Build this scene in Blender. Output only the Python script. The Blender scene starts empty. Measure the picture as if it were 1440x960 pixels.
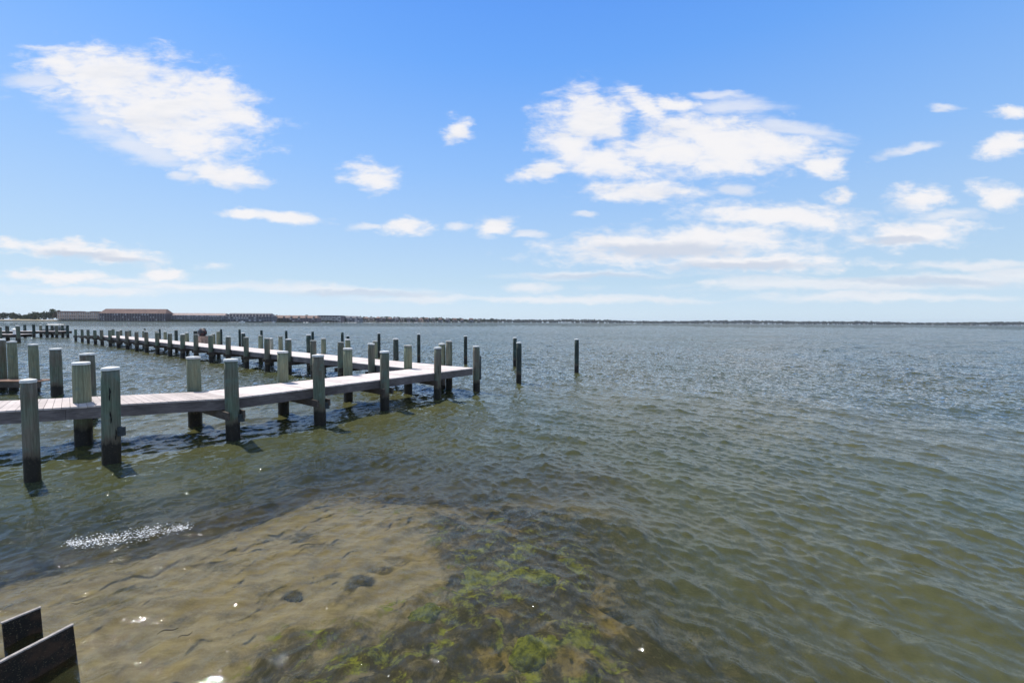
import bpy, bmesh, math, random
import numpy as np
from mathutils import Vector, Matrix
R = math.radians
random.seed(7)
S = bpy.context.scene
COL = S.collection

# ------------------------------------------------------------------ camera
H = 2.85                      # eye height above the water
FPX = 600.0                   # focal length in photo pixels (1440 wide)
PITCH = -math.atan((480 - 452.6) / FPX)
ROLL = math.atan(0.0061)
FW = np.array([0, math.cos(PITCH), math.sin(PITCH)])
RT0 = np.array([1.0, 0, 0]); UP0 = np.cross(RT0, FW)
RT = RT0 * math.cos(ROLL) + UP0 * math.sin(ROLL)
UP = -RT0 * math.sin(ROLL) + UP0 * math.cos(ROLL)
cam = bpy.data.cameras.new('camera'); co = bpy.data.objects.new('camera', cam); COL.objects.link(co)
cam.sensor_width = 36; cam.lens = 36 * FPX / 1440; cam.clip_start = 0.05; cam.clip_end = 40000
co.matrix_world = Matrix(((RT[0], UP[0], -FW[0], 0), (RT[1], UP[1], -FW[1], 0), (RT[2], UP[2], -FW[2], H), (0, 0, 0, 1)))
S.camera = co

# ------------------------------------------------------------------ sun, view
SUN_AZ, SUN_EL = R(-52), R(56)
S.view_settings.view_transform = 'Standard'; S.view_settings.look = 'None'
S.view_settings.exposure = 0.2; S.view_settings.gamma = 1; S.view_settings.use_curve_mapping = False
SKY_STRENGTH = 0.10
sun = bpy.data.lights.new('sun', 'SUN'); so = bpy.data.objects.new('sun', sun); COL.objects.link(so)
sun.energy = 4.8; sun.angle = R(0.53); sun.color = (1, 0.95, 0.87)
sd = Vector((math.sin(SUN_AZ) * math.cos(SUN_EL), math.cos(SUN_AZ) * math.cos(SUN_EL), math.sin(SUN_EL)))
so.rotation_euler = sd.to_track_quat('Z', 'Y').to_euler()
so.location = (0, 0, 60)
S.render.engine = 'CYCLES'
S.cycles.use_denoising = True
S.cycles.max_bounces = 6; S.cycles.diffuse_bounces = 2; S.cycles.glossy_bounces = 3
S.cycles.transparent_max_bounces = 8; S.cycles.sample_clamp_indirect = 6; S.cycles.volume_bounces = 0

# ------------------------------------------------------------------ node helper
class NT:
    def __init__(self, tree):
        self.t = tree; tree.nodes.clear()
    def n(self, typ, inp=None, **kw):
        nd = self.t.nodes.new(typ)
        for k, v in kw.items(): setattr(nd, k, v)
        if inp:
            for k, v in inp.items():
                s = nd.inputs[k]
                if isinstance(v, bpy.types.NodeSocket): self.t.links.new(v, s)
                else: s.default_value = v
        return nd
    def math(self, op, a, b=None, c=None, clamp=False):
        d = {0: a}
        if b is not None: d[1] = b
        if c is not None: d[2] = c
        return self.n('ShaderNodeMath', d, operation=op, use_clamp=clamp).outputs[0]
    def vmath(self, op, a, b=None, c=None):
        d = {0: a}
        if b is not None: d[1] = b
        if c is not None: d[2] = c
        nd = self.n('ShaderNodeVectorMath', d, operation=op)
        return nd.outputs['Value'] if op in ('LENGTH', 'DOT_PRODUCT', 'DISTANCE') else nd.outputs[0]
    def mix(self, f, a, b, blend='MIX'):
        nd = self.n('ShaderNodeMix', data_type='RGBA', blend_type=blend)
        for k, v in ((0, f), (6, a), (7, b)):
            if isinstance(v, bpy.types.NodeSocket): self.t.links.new(v, nd.inputs[k])
            else: nd.inputs[k].default_value = v
        return nd.outputs[2]
    def ss(self, v, lo, hi, a=0.0, b=1.0):
        return self.n('ShaderNodeMapRange', {0: v, 1: lo, 2: hi, 3: a, 4: b}, interpolation_type='SMOOTHSTEP').outputs[0]
    def noise(self, vec, scale, detail=4, rough=0.55, dist=0.0):
        return self.n('ShaderNodeTexNoise', {'Vector': vec, 'Scale': scale, 'Detail': detail, 'Roughness': rough, 'Distortion': dist})
    def map(self, vec, loc=(0, 0, 0), rot=(0, 0, 0), sc=(1, 1, 1), typ='POINT'):
        return self.n('ShaderNodeMapping', {'Vector': vec, 'Location': loc, 'Rotation': rot, 'Scale': sc}, vector_type=typ).outputs[0]
def c4(*c): return (c[0], c[1], c[2], 1.0)

# ------------------------------------------------------------------ world sky with clouds (all by direction)
def ray(px, py):
    d = FW * FPX + RT * (px - 720) + UP * (480 - py)
    return d
def uv(px, py):
    d = ray(px, py); return d[0] / d[1], d[2] / d[1]
def at(px, py, z=0.0):
    d = ray(px, py); t = (z - H) / d[2]
    return np.array([d[0] * t, d[1] * t, z])
W = bpy.data.worlds.new('World'); S.world = W; W.use_nodes = True
w = NT(W.node_tree)
sky = w.n('ShaderNodeTexSky', sky_type='NISHITA', sun_disc=False, sun_elevation=SUN_EL, sun_rotation=SUN_AZ,
          altitude=0, air_density=1.0, dust_density=0.6, ozone_density=1.6)
tc = w.n('ShaderNodeTexCoord').outputs['Generated']
sep = w.n('ShaderNodeSeparateXYZ', {0: tc})
dx, dy, dz = sep.outputs
yy = w.math('MAXIMUM', dy, 0.02)
uu = w.math('DIVIDE', dx, yy); vv = w.math('DIVIDE', dz, yy)
P = w.n('ShaderNodeCombineXYZ', {0: uu, 1: vv, 2: 0.0}).outputs[0]
SOLID = [ # px, py, rx, ry, rot(deg, image ccw)
 (150, 108, 105, 36, 0), (235, 150, 115, 38, -14), (290, 140, 62, 34, -10), (210, 170, 95, 30, -18), (270, 200, 70, 20, -10), (335, 166, 36, 12, 0),(95,95,40,22,0),
 (318, 245, 50, 17, -12), (525, 248, 36, 19, -10), (640, 183, 20, 15, 20),
 (820, 165, 52, 36, 0), (860, 170, 30, 32, 0), (800, 205, 44, 32, -20), (850, 228, 70, 20, 0), (760, 243, 34, 11, 10),
 (1010, 200, 105, 40, -4), (940, 212, 62, 32, 10), (1090, 205, 80, 22, -12), (1155, 232, 28, 16, -20), (1020, 228, 100, 16, 0), (905, 150, 36, 14, -35), (955, 145, 38, 10, 0),
 (900, 268, 76, 14, -2), (960, 345, 175, 24, 3), (1060, 370, 140, 13, 0), (1090, 305, 118, 17, -2), (880,343,90,16,0),(1000,333,110,14,0),
 (1292, 281, 34, 16, 0), (1405, 275, 36, 17, -8), (1415, 205, 38, 15, 12), (1422,158,26,9,0), (1287, 327, 78, 19, 3), (1180, 277, 20, 9, 6),
 (570, 317, 34, 11, 2), (690, 320, 26, 12, 6), (400, 303, 58, 7, -4), (345, 299, 34, 6, 0),
 (95, 349, 70, 11, 2), (165, 357, 62, 12, -8), (30, 346, 40, 8, 0), (80, 389, 70, 9, 0), (232,388,30,8,0),
]
FAINT = [
 (845, 388, 150, 8, 1), (1320, 393, 160, 12, 2), (1440, 385, 90, 10, 0),
 (60, 120, 60, 14, 0), (70, 68, 60, 6, -5), (120, 150, 110, 26, -10), (200, 205, 110, 20, -15), (262,243,20,8,0), (1010, 134, 50, 8, -3), (1290, 210, 46, 8, 12), (1330, 150, 30, 7, 0),
 (1120, 180, 80, 14, -10), (1020, 150, 90, 14, 0), (1032,265,28,8,0), (640,321,20,7,0), (740, 330, 24, 6, 0), (745,405,44,8,0),
 (300, 373, 34, 8, 0), (260, 402, 150, 9, 0), (480, 408, 200, 10, -2), (140, 408, 200, 9, 0), (1000,400,60,6,0), (1150, 400, 300, 12, 1), (1380, 372, 130, 9, 3), (1330, 300, 60, 10, 0),(760,420,300,7,0),(1250,418,240,8,0),(180,395,90,6,0),(820,300,20,5,0),(520,320,30,5,0)
]
GREY = [(930, 352, 130, 13, 0), (1040, 376, 110, 8, 0), (110, 356, 60, 7, 0), (170, 364, 50, 6, -6), (1310, 396, 150, 7, 0), (845, 391, 110, 5, 0), (1260,335,50,6,0), (500,412,150,6,0)]
wn = w.noise(w.map(P, sc=(5.5, 10, 1)), 1.0, 3, 0.6)
warp = w.vmath('MULTIPLY_ADD', w.vmath('SUBTRACT', wn.outputs['Color'], (0.5, 0.5, 0.5)), (0.085, 0.036, 0), P)
wn2 = w.noise(w.map(P, sc=(24, 48, 1)), 1.0, 6, 0.65)
warp = w.vmath('MULTIPLY_ADD', w.vmath('SUBTRACT', wn2.outputs['Color'], (0.5, 0.5, 0.5)), (0.05, 0.02, 0), warp)
def field(lst, src):
    acc = None
    for (px, py, rx, ry, rot) in lst:
        u0, v0 = uv(px, py)
        s_in = src if acc is None else w.vmath('MULTIPLY_ADD', acc, (1e-7, 1e-7, 0), src)
        m = w.map(s_in, loc=(u0, v0, 0), rot=(0, 0, R(rot)), sc=(rx / FPX, ry / FPX, 1), typ='TEXTURE')
        l = w.vmath('LENGTH', m)
        acc = l if acc is None else w.math('SMOOTH_MIN', acc, l, 0.25)
    return acc
n1 = w.noise(w.map(P, sc=(13, 32, 1)), 1.0, 12, 0.63, 0.25).outputs[0]
n2 = w.noise(w.map(P, loc=(3, 1, 0), sc=(3.2, 15, 1)), 1.0, 9, 0.6).outputs[0]
fs = field(SOLID, warp); ff = field(FAINT, warp); fg = field(GREY, warp)
es = w.math('ADD', w.math('SUBTRACT', 1.36, fs), w.math('MULTIPLY', w.math('SUBTRACT', n1, 0.5), 2.7))
ds = w.ss(es, -0.12, 0.9)
es2 = w.ss(es, 0.2, 1.3, 0.78, 1.0)
ds = w.math('MULTIPLY', ds, es2)
ef = w.math('ADD', w.math('SUBTRACT', 1.1, ff), w.math('MULTIPLY', w.math('SUBTRACT', n2, 0.52), 3.0))
df = w.math('MULTIPLY', w.ss(ef, -0.1, 0.9), 0.68)
dens = w.math('MAXIMUM', ds, df)
front = w.ss(dy, 0.12, 0.3)
# other half of the sky: scattered noise clouds
zz = w.math('MAXIMUM', dz, 0.05)
pl = w.n('ShaderNodeCombineXYZ', {0: w.math('DIVIDE', dx, zz), 1: w.math('DIVIDE', dy, zz), 2: 0.0}).outputs[0]
nb = w.noise(pl, 0.9, 8, 0.6).outputs[0]
db = w.math('MULTIPLY', w.ss(nb, 0.50, 0.64), 0.85)
dens = w.n('ShaderNodeMix', {0: front, 2: db, 3: dens}, data_type='FLOAT').outputs[0]
up = w.ss(dz, 0.0, 0.03)
dens = w.math('MULTIPLY', dens, up)
gr = w.math('MULTIPLY', w.ss(w.math('ADD', fg, w.math('MULTIPLY', w.math('SUBTRACT', n2, 0.5), 1.2)), 0.4, 1.3, 1.0, 0.0), 0.85)
gr = w.math('MAXIMUM', gr, w.ss(n2, 0.5, 0.7, 0.0, 0.35))
ccol = w.mix(gr, c4(8.0, 7.95, 8.15), c4(5.2, 5.8, 6.9))
# warm-grey low haze band towards the horizon is left to the sky texture itself
rp = w.n('ShaderNodeValToRGB', {0: dz}); el_ = rp.color_ramp.elements
for i_, (p_, c_) in enumerate([(0.0, (.50, .60, .93)), (0.02, (.50, .60, .92)), (0.088, (.46, .475, .56)), (0.32, (.56, .61, .76)), (0.585, (.34, .58, .97)), (0.80, (.58, .62, .66))]):
    e_ = el_[i_] if i_ < 2 else el_.new(p_)
    e_.position = p_; e_.color = c4(*c_)
skyc = w.vmath('SCALE', w.mix(1.0, sky.outputs[0], rp.outputs[0], 'MULTIPLY')); skyc.node.inputs['Scale'].default_value = 1.92
rg = w.n('ShaderNodeValToRGB', {0: dz}); el_ = rg.color_ramp.elements
for i_, (p_, c_) in enumerate([(0.0, (.56, .69, .79)), (0.02, (.56, .69, .79)), (0.088, (.47, .64, .79)), (0.32, (.255, .475, .84)), (0.507, (.135, .355, .83)), (0.585, (.11, .31, .80)), (0.82, (.26, .34, .47))]):
    e_ = el_[i_] if i_ < 2 else el_.new(p_)
    e_.position = p_; e_.color = c4(*c_)
rgs = w.vmath('SCALE', rg.outputs[0]); rgs.node.inputs['Scale'].default_value = 10.0
skyc = w.mix(0.85, skyc, rgs)
final = w.mix(dens, skyc, ccol)
bg = w.n('ShaderNodeBackground', {'Color': final, 'Strength': SKY_STRENGTH})
w.n('ShaderNodeOutputWorld', {0: bg.outputs[0]})

# ------------------------------------------------------------------ object helpers
def link(o, parent=None):
    COL.objects.link(o)
    if parent is not None: o.parent = parent
    return o
def tag(o, label=None, cat=None, group=None, kind=None):
    if label: o['label'] = label
    if cat: o['category'] = cat
    if group: o['group'] = group
    if kind: o['kind'] = kind
    return o
def empty(name, loc, label, cat, group=None):
    o = bpy.data.objects.new(name, None); o.empty_display_size = 0.3; link(o); o.location = loc
    return tag(o, label, cat, group)
def obj(name, bm, mat, parent=None, smooth=False, loc=None):
    me = bpy.data.meshes.new(name); bm.normal_update(); bm.to_mesh(me); bm.free()
    if smooth: me.shade_smooth()
    mats = mat if isinstance(mat, (list, tuple)) else [mat]
    for m in mats: me.materials.append(m)
    o = bpy.data.objects.new(name, me); link(o, parent)
    if parent is not None: o.location = (0, 0, 0)
    if loc is not None: o.location = loc
    return o
def npmesh(name, v, f, mat, attrs=None, smooth=True, parent=None):
    v = np.asarray(v, np.float32); f = np.asarray(f, np.int32)
    me = bpy.data.meshes.new(name); k = f.shape[1]
    me.vertices.add(len(v)); me.vertices.foreach_set('co', v.ravel())
    me.loops.add(f.size); me.loops.foreach_set('vertex_index', f.ravel())
    me.polygons.add(len(f)); me.polygons.foreach_set('loop_start', np.arange(0, f.size, k, dtype=np.int32))
    me.update(calc_edges=True)
    if smooth: me.shade_smooth()
    for an, (typ, dat) in (attrs or {}).items():
        a = me.attributes.new(an, typ, 'POINT')
        a.data.foreach_set('value' if typ == 'FLOAT' else 'color', np.asarray(dat, np.float32).ravel())
    me.materials.append(mat)
    o = bpy.data.objects.new(name, me); return link(o, parent)
def abox(bm, o, ex, ey, ez, lx, ly, lz, c=None, cl=None):
    """box: centre o, unit axes ex, ey, ez, half sizes"""
    o = Vector(o); ex = Vector(ex) * lx; ey = Vector(ey) * ly; ez = Vector(ez) * lz
    vs = [bm.verts.new(o + ex * a + ey * b + ez * d) for a in (-1, 1) for b in (-1, 1) for d in (-1, 1)]
    fl = []
    for q in ((0, 1, 3, 2), (4, 6, 7, 5), (0, 4, 5, 1), (2, 3, 7, 6), (0, 2, 6, 4), (1, 5, 7, 3)):
        fl.append(bm.faces.new([vs[i] for i in q]))
    if c is not None:
        for f_ in fl:
            for l in f_.loops: l[cl] = (c, c, c, 1)
    return fl
Z3 = (0, 0, 1)

# ------------------------------------------------------------------ materials
def mat(name):
    m = bpy.data.materials.new(name); m.use_nodes = True; return m, NT(m.node_tree)
def out(t, sh, **k): t.n('ShaderNodeOutputMaterial', {0: sh})
def simple(name, col, rough=0.8, var=0.15, sc=2.0, spec=0.3, bump=0.0):
    m, t = mat(name); p = t.n('ShaderNodeNewGeometry').outputs['Position']
    nz = t.noise(p, sc, 5, 0.6).outputs[0]
    r = t.n('ShaderNodeObjectInfo').outputs['Random']
    v = t.math('ADD', t.ss(nz, 0.3, 0.7, 1 - var, 1 + var), t.math('MULTIPLY', t.math('SUBTRACT', r, 0.5), var))
    cc = t.n('ShaderNodeHueSaturation', {'Value': v, 'Color': c4(*col)}).outputs[0]
    d = {'Base Color': cc, 'Roughness': rough, 'Specular IOR Level': spec}
    if bump: d['Normal'] = t.n('ShaderNodeBump', {'Height': nz, 'Strength': 0.6, 'Distance': bump}).outputs[0]
    out(t, t.n('ShaderNodeBsdfPrincipled', d).outputs[0]); return m

def pile_mat(name, ca, cb, dark=1.0):
    m, t = mat(name); g = t.n('ShaderNodeNewGeometry').outputs['Position']
    rnd = t.n('ShaderNodeObjectInfo').outputs['Random']
    z = t.n('ShaderNodeSeparateXYZ', {0: g}).outputs[2]
    off = t.n('ShaderNodeCombineXYZ', {0: t.math('MULTIPLY', rnd, 37.0), 1: t.math('MULTIPLY', rnd, 11.0), 2: 0.0}).outputs[0]
    p = t.vmath('ADD', g, off)
    grain = t.noise(t.map(p, sc=(34, 34, 1.6)), 1.0, 6, 0.65, 0.4).outputs[0]
    blot = t.noise(t.map(p, sc=(3, 3, 1.2)), 1.0, 4, 0.6).outputs[0]
    fine = t.noise(p, 26, 6, 0.7).outputs[0]
    hue = t.math('ADD', t.math('MULTIPLY', t.ss(blot, 0.35, 0.65), 0.6), t.math('MULTIPLY', rnd, 0.45), clamp=True)
    base = t.mix(hue, c4(*ca), c4(*cb))
    base = t.mix(t.ss(grain, 0.38, 0.66), t.mix(1.0, base, c4(0.62, 0.60, 0.58), 'MULTIPLY'), base)
    base = t.mix(t.ss(t.noise(p, 4.5, 3, 0.5).outputs[0], 0.55, 0.70, 0, 0.6), base, c4(0.13, 0.18, 0.15))
    cr = t.noise(t.map(p, sc=(19, 19, 0.9)), 1.0, 3, 0.5, 0.2).outputs[0]
    base = t.mix(t.ss(cr, 0.705, 0.73, 0, 0.85), base, c4(0.03, 0.026, 0.022))
    # tide band: rust / barnacle edge, then black wet growth
    zz = t.math('ADD', z, t.math('MULTIPLY', t.math('SUBTRACT', t.noise(t.map(p, sc=(6, 6, 2.5)), 1.0, 5, 0.7).outputs[0], 0.5), 0.42))
    base = t.mix(t.ss(zz, 0.44, 0.60, 0.75, 0), base, c4(0.10, 0.075, 0.055))
    base = t.mix(t.ss(zz, 0.34, 0.46, 0.96, 0), base, t.mix(t.ss(fine, 0.55, 0.7), c4(0.016, 0.014, 0.012), c4(0.075, 0.062, 0.042)))
    rough = t.ss(zz, 0.2, 0.45, 0.35, 0.88)
    hgt = t.math('ADD', grain, t.math('MULTIPLY', fine, 0.5))
    bmp = t.n('ShaderNodeBump', {'Height': hgt, 'Strength': 0.7, 'Distance': 0.012}).outputs[0]
    out(t, t.n('ShaderNodeBsdfPrincipled', {'Base Color': base, 'Roughness': rough, 'Specular IOR Level': 0.25, 'Normal': bmp}).outputs[0])
    return m
M_PILE = pile_mat('treated_pile', (0.20, 0.165, 0.13), (0.15, 0.195, 0.14))
M_PILEG = pile_mat('green_pile', (0.27, 0.27, 0.175), (0.22, 0.255, 0.175))
M_PILED = pile_mat('dark_pile', (0.055, 0.06, 0.055), (0.05, 0.08, 0.07))
M_PILEC = pile_mat('cream_pile', (0.50, 0.47, 0.38), (0.46, 0.46, 0.36))
M_CAP = simple('weathered_white_cap', (0.66, 0.66, 0.63), 0.6, 0.16, 9.0)
M_CAPG = simple('grey_cap', (0.34, 0.34, 0.31), 0.7, 0.2, 9.0)
def wood(name, col, var=0.25, stripe=(1, 1, 1), dirt=0.35):
    m, t = mat(name); g = t.n('ShaderNodeNewGeometry').outputs['Position']
    at_ = t.n('ShaderNodeAttribute', attribute_name='shade').outputs['Fac']
    n_ = t.noise(t.map(g, sc=stripe), 1.0, 7, 0.65).outputs[0]
    n2_ = t.noise(g, 1.3, 5, 0.6).outputs[0]
    v = t.math('ADD', t.math('MULTIPLY', t.math('SUBTRACT', at_, 0.5), 0.5), t.ss(n_, 0.3, 0.7, 1 - var, 1 + var))
    v = t.math('MULTIPLY', v, t.ss(n2_, 0.35, 0.65, 1 - dirt, 1.0))
    cc = t.n('ShaderNodeHueSaturation', {'Value': v, 'Color': c4(*col)}).outputs[0]
    b = t.n('ShaderNodeBump', {'Height': n_, 'Strength': 0.5, 'Distance': 0.006}).outputs[0]
    out(t, t.n('ShaderNodeBsdfPrincipled', {'Base Color': cc, 'Roughness': 0.8, 'Specular IOR Level': 0.25, 'Normal': b}).outputs[0]); return m
M_DECK = wood('pale_deck_boards', (0.67, 0.585, 0.55), 0.10, (12, 12, 12), 0.16)
M_DECKP = wood('pink_grey_deck_boards', (0.52, 0.45, 0.42), 0.10, (12, 12, 12), 0.16)
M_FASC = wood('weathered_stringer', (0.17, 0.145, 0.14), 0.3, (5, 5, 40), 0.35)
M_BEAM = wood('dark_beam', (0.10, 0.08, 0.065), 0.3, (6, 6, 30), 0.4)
M_BEAMR = wood('brown_beam', (0.24, 0.14, 0.095), 0.3, (6, 6, 30), 0.3)
M_METAL = simple('dark_bracket', (0.05, 0.06, 0.065), 0.5, 0.2, 12)

# ------------------------------------------------------------------ water waves
rng = np.random.default_rng(11)
def band_tile(L, n, l0, l1, dirn, spread, slope):
    k = np.fft.fftfreq(n, L / n) * 2 * np.pi
    kx, ky = np.meshgrid(k, k, indexing='ij'); kk = np.hypot(kx, ky) + 1e-9
    lam = 2 * np.pi / kk; ks = kk * slope * 0
    band = np.exp(-((np.log(lam) - 0.5 * (np.log(l0) + np.log(l1))) / (0.42 * np.log(l1 / l0))) ** 4)
    c = (kx * dirn[0] + ky * dirn[1]) / kk
    D = np.clip(c, 0, 1) ** spread + 0.05
    amp = np.sqrt(D * band) * kk ** -1.9
    F = amp * (rng.normal(size=kk.shape) + 1j * rng.normal(size=kk.shape))
    h = np.real(np.fft.ifft2(F))
    gx = (np.roll(h, -1, 0) - h) * n / L; gy = (np.roll(h, -1, 1) - h) * n / L
    h *= slope / np.sqrt((gx ** 2 + gy ** 2).mean())
    s = h.std(); h = h + 0.22 * (h * h / s - s)
    return h.astype(np.float32)
def samp(tile, L, x, y):
    n = tile.shape[0]; fx = (x / L * n) % n; fy = (y / L * n) % n
    i = fx.astype(int); j = fy.astype(int); a = fx - i; b = fy - j
    a = a * a * (3 - 2 * a) * 0.35 + a * 0.65; b = b * b * (3 - 2 * b) * 0.35 + b * 0.65
    i2 = (i + 1) % n; j2 = (j + 1) % n; i %= n; j %= n
    return tile[i, j] * (1 - a) * (1 - b) + tile[i2, j] * a * (1 - b) + tile[i, j2] * (1 - a) * b + tile[i2, j2] * a * b
def sstep(x, a, b):
    t = np.clip((x - a) / (b - a), 0, 1); return t * t * (3 - 2 * t)
A_DIR = (-0.86, -0.51); B_DIR = (0.74, -0.67)
BANDS = [(37.0, 1024, 1.1, 3.6, 0.06, 4, 330), (17.3, 1024, 0.40, 1.1, 0.105, 3, 85), (9.1, 1024, 0.10, 0.42, 0.21, 2, 34)]
TILES = [(L, band_tile(L, n, l0, l1, A_DIR, sp, sl), band_tile(L, n, l0, l1, B_DIR, sp, sl), sl, rmax) for (L, n, l0, l1, sl, sp, rmax) in BANDS]
def lump(x, y, s, seed):
    """cheap smooth noise in numpy: sum of random sines"""
    r = np.random.default_rng(seed); o = np.zeros_like(x)
    for k_ in range(9):
        a = r.uniform(0, 2 * np.pi); f = s * r.uniform(0.5, 2.0); ph = r.uniform(0, 6.28)
        o += np.sin((x * math.cos(a) + y * math.sin(a)) * f + ph)
    return o / 3.0
# bottom depth (m below the water) from world position
def shelf(x, y):
    """signed distance-like value, >0 on the pale sand shelf"""
    # shelf edge: line from left out to the front, wobbling
    e = 6.95 + 0.95 * np.minimum(x + 3.7, 0) - y
    e2 = 1.3 - x - 0.30 * (y - 4.5)
    return np.minimum(e, e2 * 0.9) + 0.28 * lump(x, y, 1.7, 3)
def depth(x, y):
    s = shelf(x, y)
    d = 0.32 + 0.75 * sstep(-s, -0.7, 3.0) + 1.3 * sstep(-s, 3, 12)
    return d
def water_mesh():
    th1 = np.arange(R(-63), R(63), 0.0029)
    th = np.concatenate([np.linspace(R(-180), R(-63), 90, endpoint=False), th1, np.linspace(R(63), R(180), 90, endpoint=False)])
    r = [0.6]
    while r[-1] < 260: r.append(r[-1] + max(0.012, r[-1] * 0.0046))
    while r[-1] < 9000: r.append(r[-1] * 1.03)
    r = np.array(r)
    T, RR = np.meshgrid(th, r, indexing='ij')
    x = np.sin(T) * RR; y = np.cos(T) * RR
    wA = np.sqrt(0.12 + 0.88 * sstep(x + 0.15 * y + 0.9 * lump(x, y, 0.5, 5), -3.0, 3.5)); wB = np.sqrt(np.clip(1.12 - wA ** 2, 0, 1))
    gust = 0.86 + 0.22 * lump(x, y, 0.35, 8) * 0.6
    h = np.zeros_like(x); lost = np.zeros_like(x)
    calm = 1 - 0.32 * sstep(shelf(x, y), -0.2, 1.5)
    coarse = (np.abs(T) > R(63)).astype(float)
    for bi, (L, ta, tb, sl, rmax) in enumerate(TILES):
        fd = (1 - sstep(RR, rmax * 0.45, rmax)) * (1 - coarse)
        g_ = gust * (calm if bi else 1)
        h += fd * g_ * (wA * samp(ta, L, x, y) + wB * samp(tb, L, x + 3.3, y + 1.7))
        lost += (1 - fd ** 2) * sl * sl
    lost = np.sqrt(lost)
    n, m = x.shape
    idx = np.arange(n * m).reshape(n, m); nxt = np.roll(idx, -1, 0)
    f = np.stack([idx[:, :-1], nxt[:, :-1], nxt[:, 1:], idx[:, 1:]], -1).reshape(-1, 4)
    v = np.stack([x, y, h], -1).reshape(-1, 3)
    d = depth(x, y)
    # how much of the bottom is lost in turbid water
    murk = np.clip(0.22 + 0.80 * (1 - np.exp(-(d - 0.30) * 2.1)), 0, 1)
    dark_bed = np.exp(-((shelf(x, y) + 1.3) / 1.1) ** 2) * (1 - sstep(x, 0.5, 2.5))
    murk = murk * (1 - 0.3 * dark_bed)
    return v, f, murk.ravel(), lost.ravel(), d.ravel()
v, f, murk, lost, dd_ = water_mesh()
# centre disc under the camera
m, t = mat('bay_water')
geo = t.n('ShaderNodeNewGeometry'); pos = geo.outputs['Position']
a_m = t.n('ShaderNodeAttribute', attribute_name='murk').outputs['Fac']
a_l = t.n('ShaderNodeAttribute', attribute_name='lost').outputs['Fac']
def slopes(scl, det, rough=0.6):
    c_ = t.noise(t.map(pos, rot=(0, 0, R(-25)), sc=scl), 1.0, det, rough).outputs['Color']
    return t.vmath('MULTIPLY', t.vmath('SUBTRACT', c_, (0.5, 0.5, 0.5)), (1, 1, 0))
s1 = slopes((9, 5.5, 3), 3); s2 = slopes((3.4, 1.7, 1), 6, 0.78); s3 = t.vmath('ADD', slopes((34, 22, 8), 3), slopes((120, 80, 30), 2))
# near: fine capillary ripples only; far: everything the mesh no longer carries
acc = t.vmath('SCALE', s3); acc_n = acc.node; acc_n.inputs['Scale'].default_value = 0.42
patch = t.ss(t.noise(t.map(pos, rot=(0, 0, R(20)), sc=(0.035, 0.07, 1)), 1.0, 5, 0.6).outputs[0], 0.3, 0.7, 0.8, 1.2)
amp = t.math('MULTIPLY', t.math('MULTIPLY', a_l, 7.9), patch)
sv = t.vmath('ADD', t.vmath('SCALE', s2), (0, 0, 0)); sv.node.inputs[0].links[0].from_node.inputs['Scale'].default_value = 1.0
far = t.n('ShaderNodeVectorMath', {0: t.vmath('ADD', s2, s1), 'Scale': amp}, operation='SCALE').outputs[0]
nrm = t.vmath('NORMALIZE', t.vmath('ADD', t.vmath('ADD', geo.outputs['Normal'], acc), far))
fr = t.n('ShaderNodeFresnel', {'IOR': 1.333, 'Normal': nrm}).outputs[0]
gl = t.n('ShaderNodeBsdfAnisotropic', {'Color': c4(.78, .83, .92), 'Roughness': 0.018, 'Normal': nrm}).outputs[0]
bn = t.noise(t.map(pos, sc=(0.12, 0.12, 1)), 1.0, 5, 0.6).outputs[0]
body = t.mix(t.ss(bn, 0.35, 0.65), c4(0.076, 0.075, 0.030), c4(0.058, 0.067, 0.032))
df_ = t.n('ShaderNodeBsdfDiffuse', {'Color': body, 'Normal': nrm}).outputs[0]
tr = t.n('ShaderNodeBsdfTransparent', {'Color': c4(0.80, 0.81, 0.66)}).outputs[0]
wv = t.noise(pos, 1.4, 4, 0.6).outputs[0]
mk_ = t.math('ADD', a_m, t.math('MULTIPLY', t.math('SUBTRACT', wv, 0.5), 0.22), clamp=True)
under = t.n('ShaderNodeMixShader', {0: mk_, 1: tr, 2: df_}).outputs[0]
out(t, t.n('ShaderNodeMixShader', {0: fr, 1: under, 2: gl}).outputs[0])
M_WATER = m
wo = npmesh('water', v, f, M_WATER, {'murk': ('FLOAT', murk), 'lost': ('FLOAT', lost)})
tag(wo, kind='structure')

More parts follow.
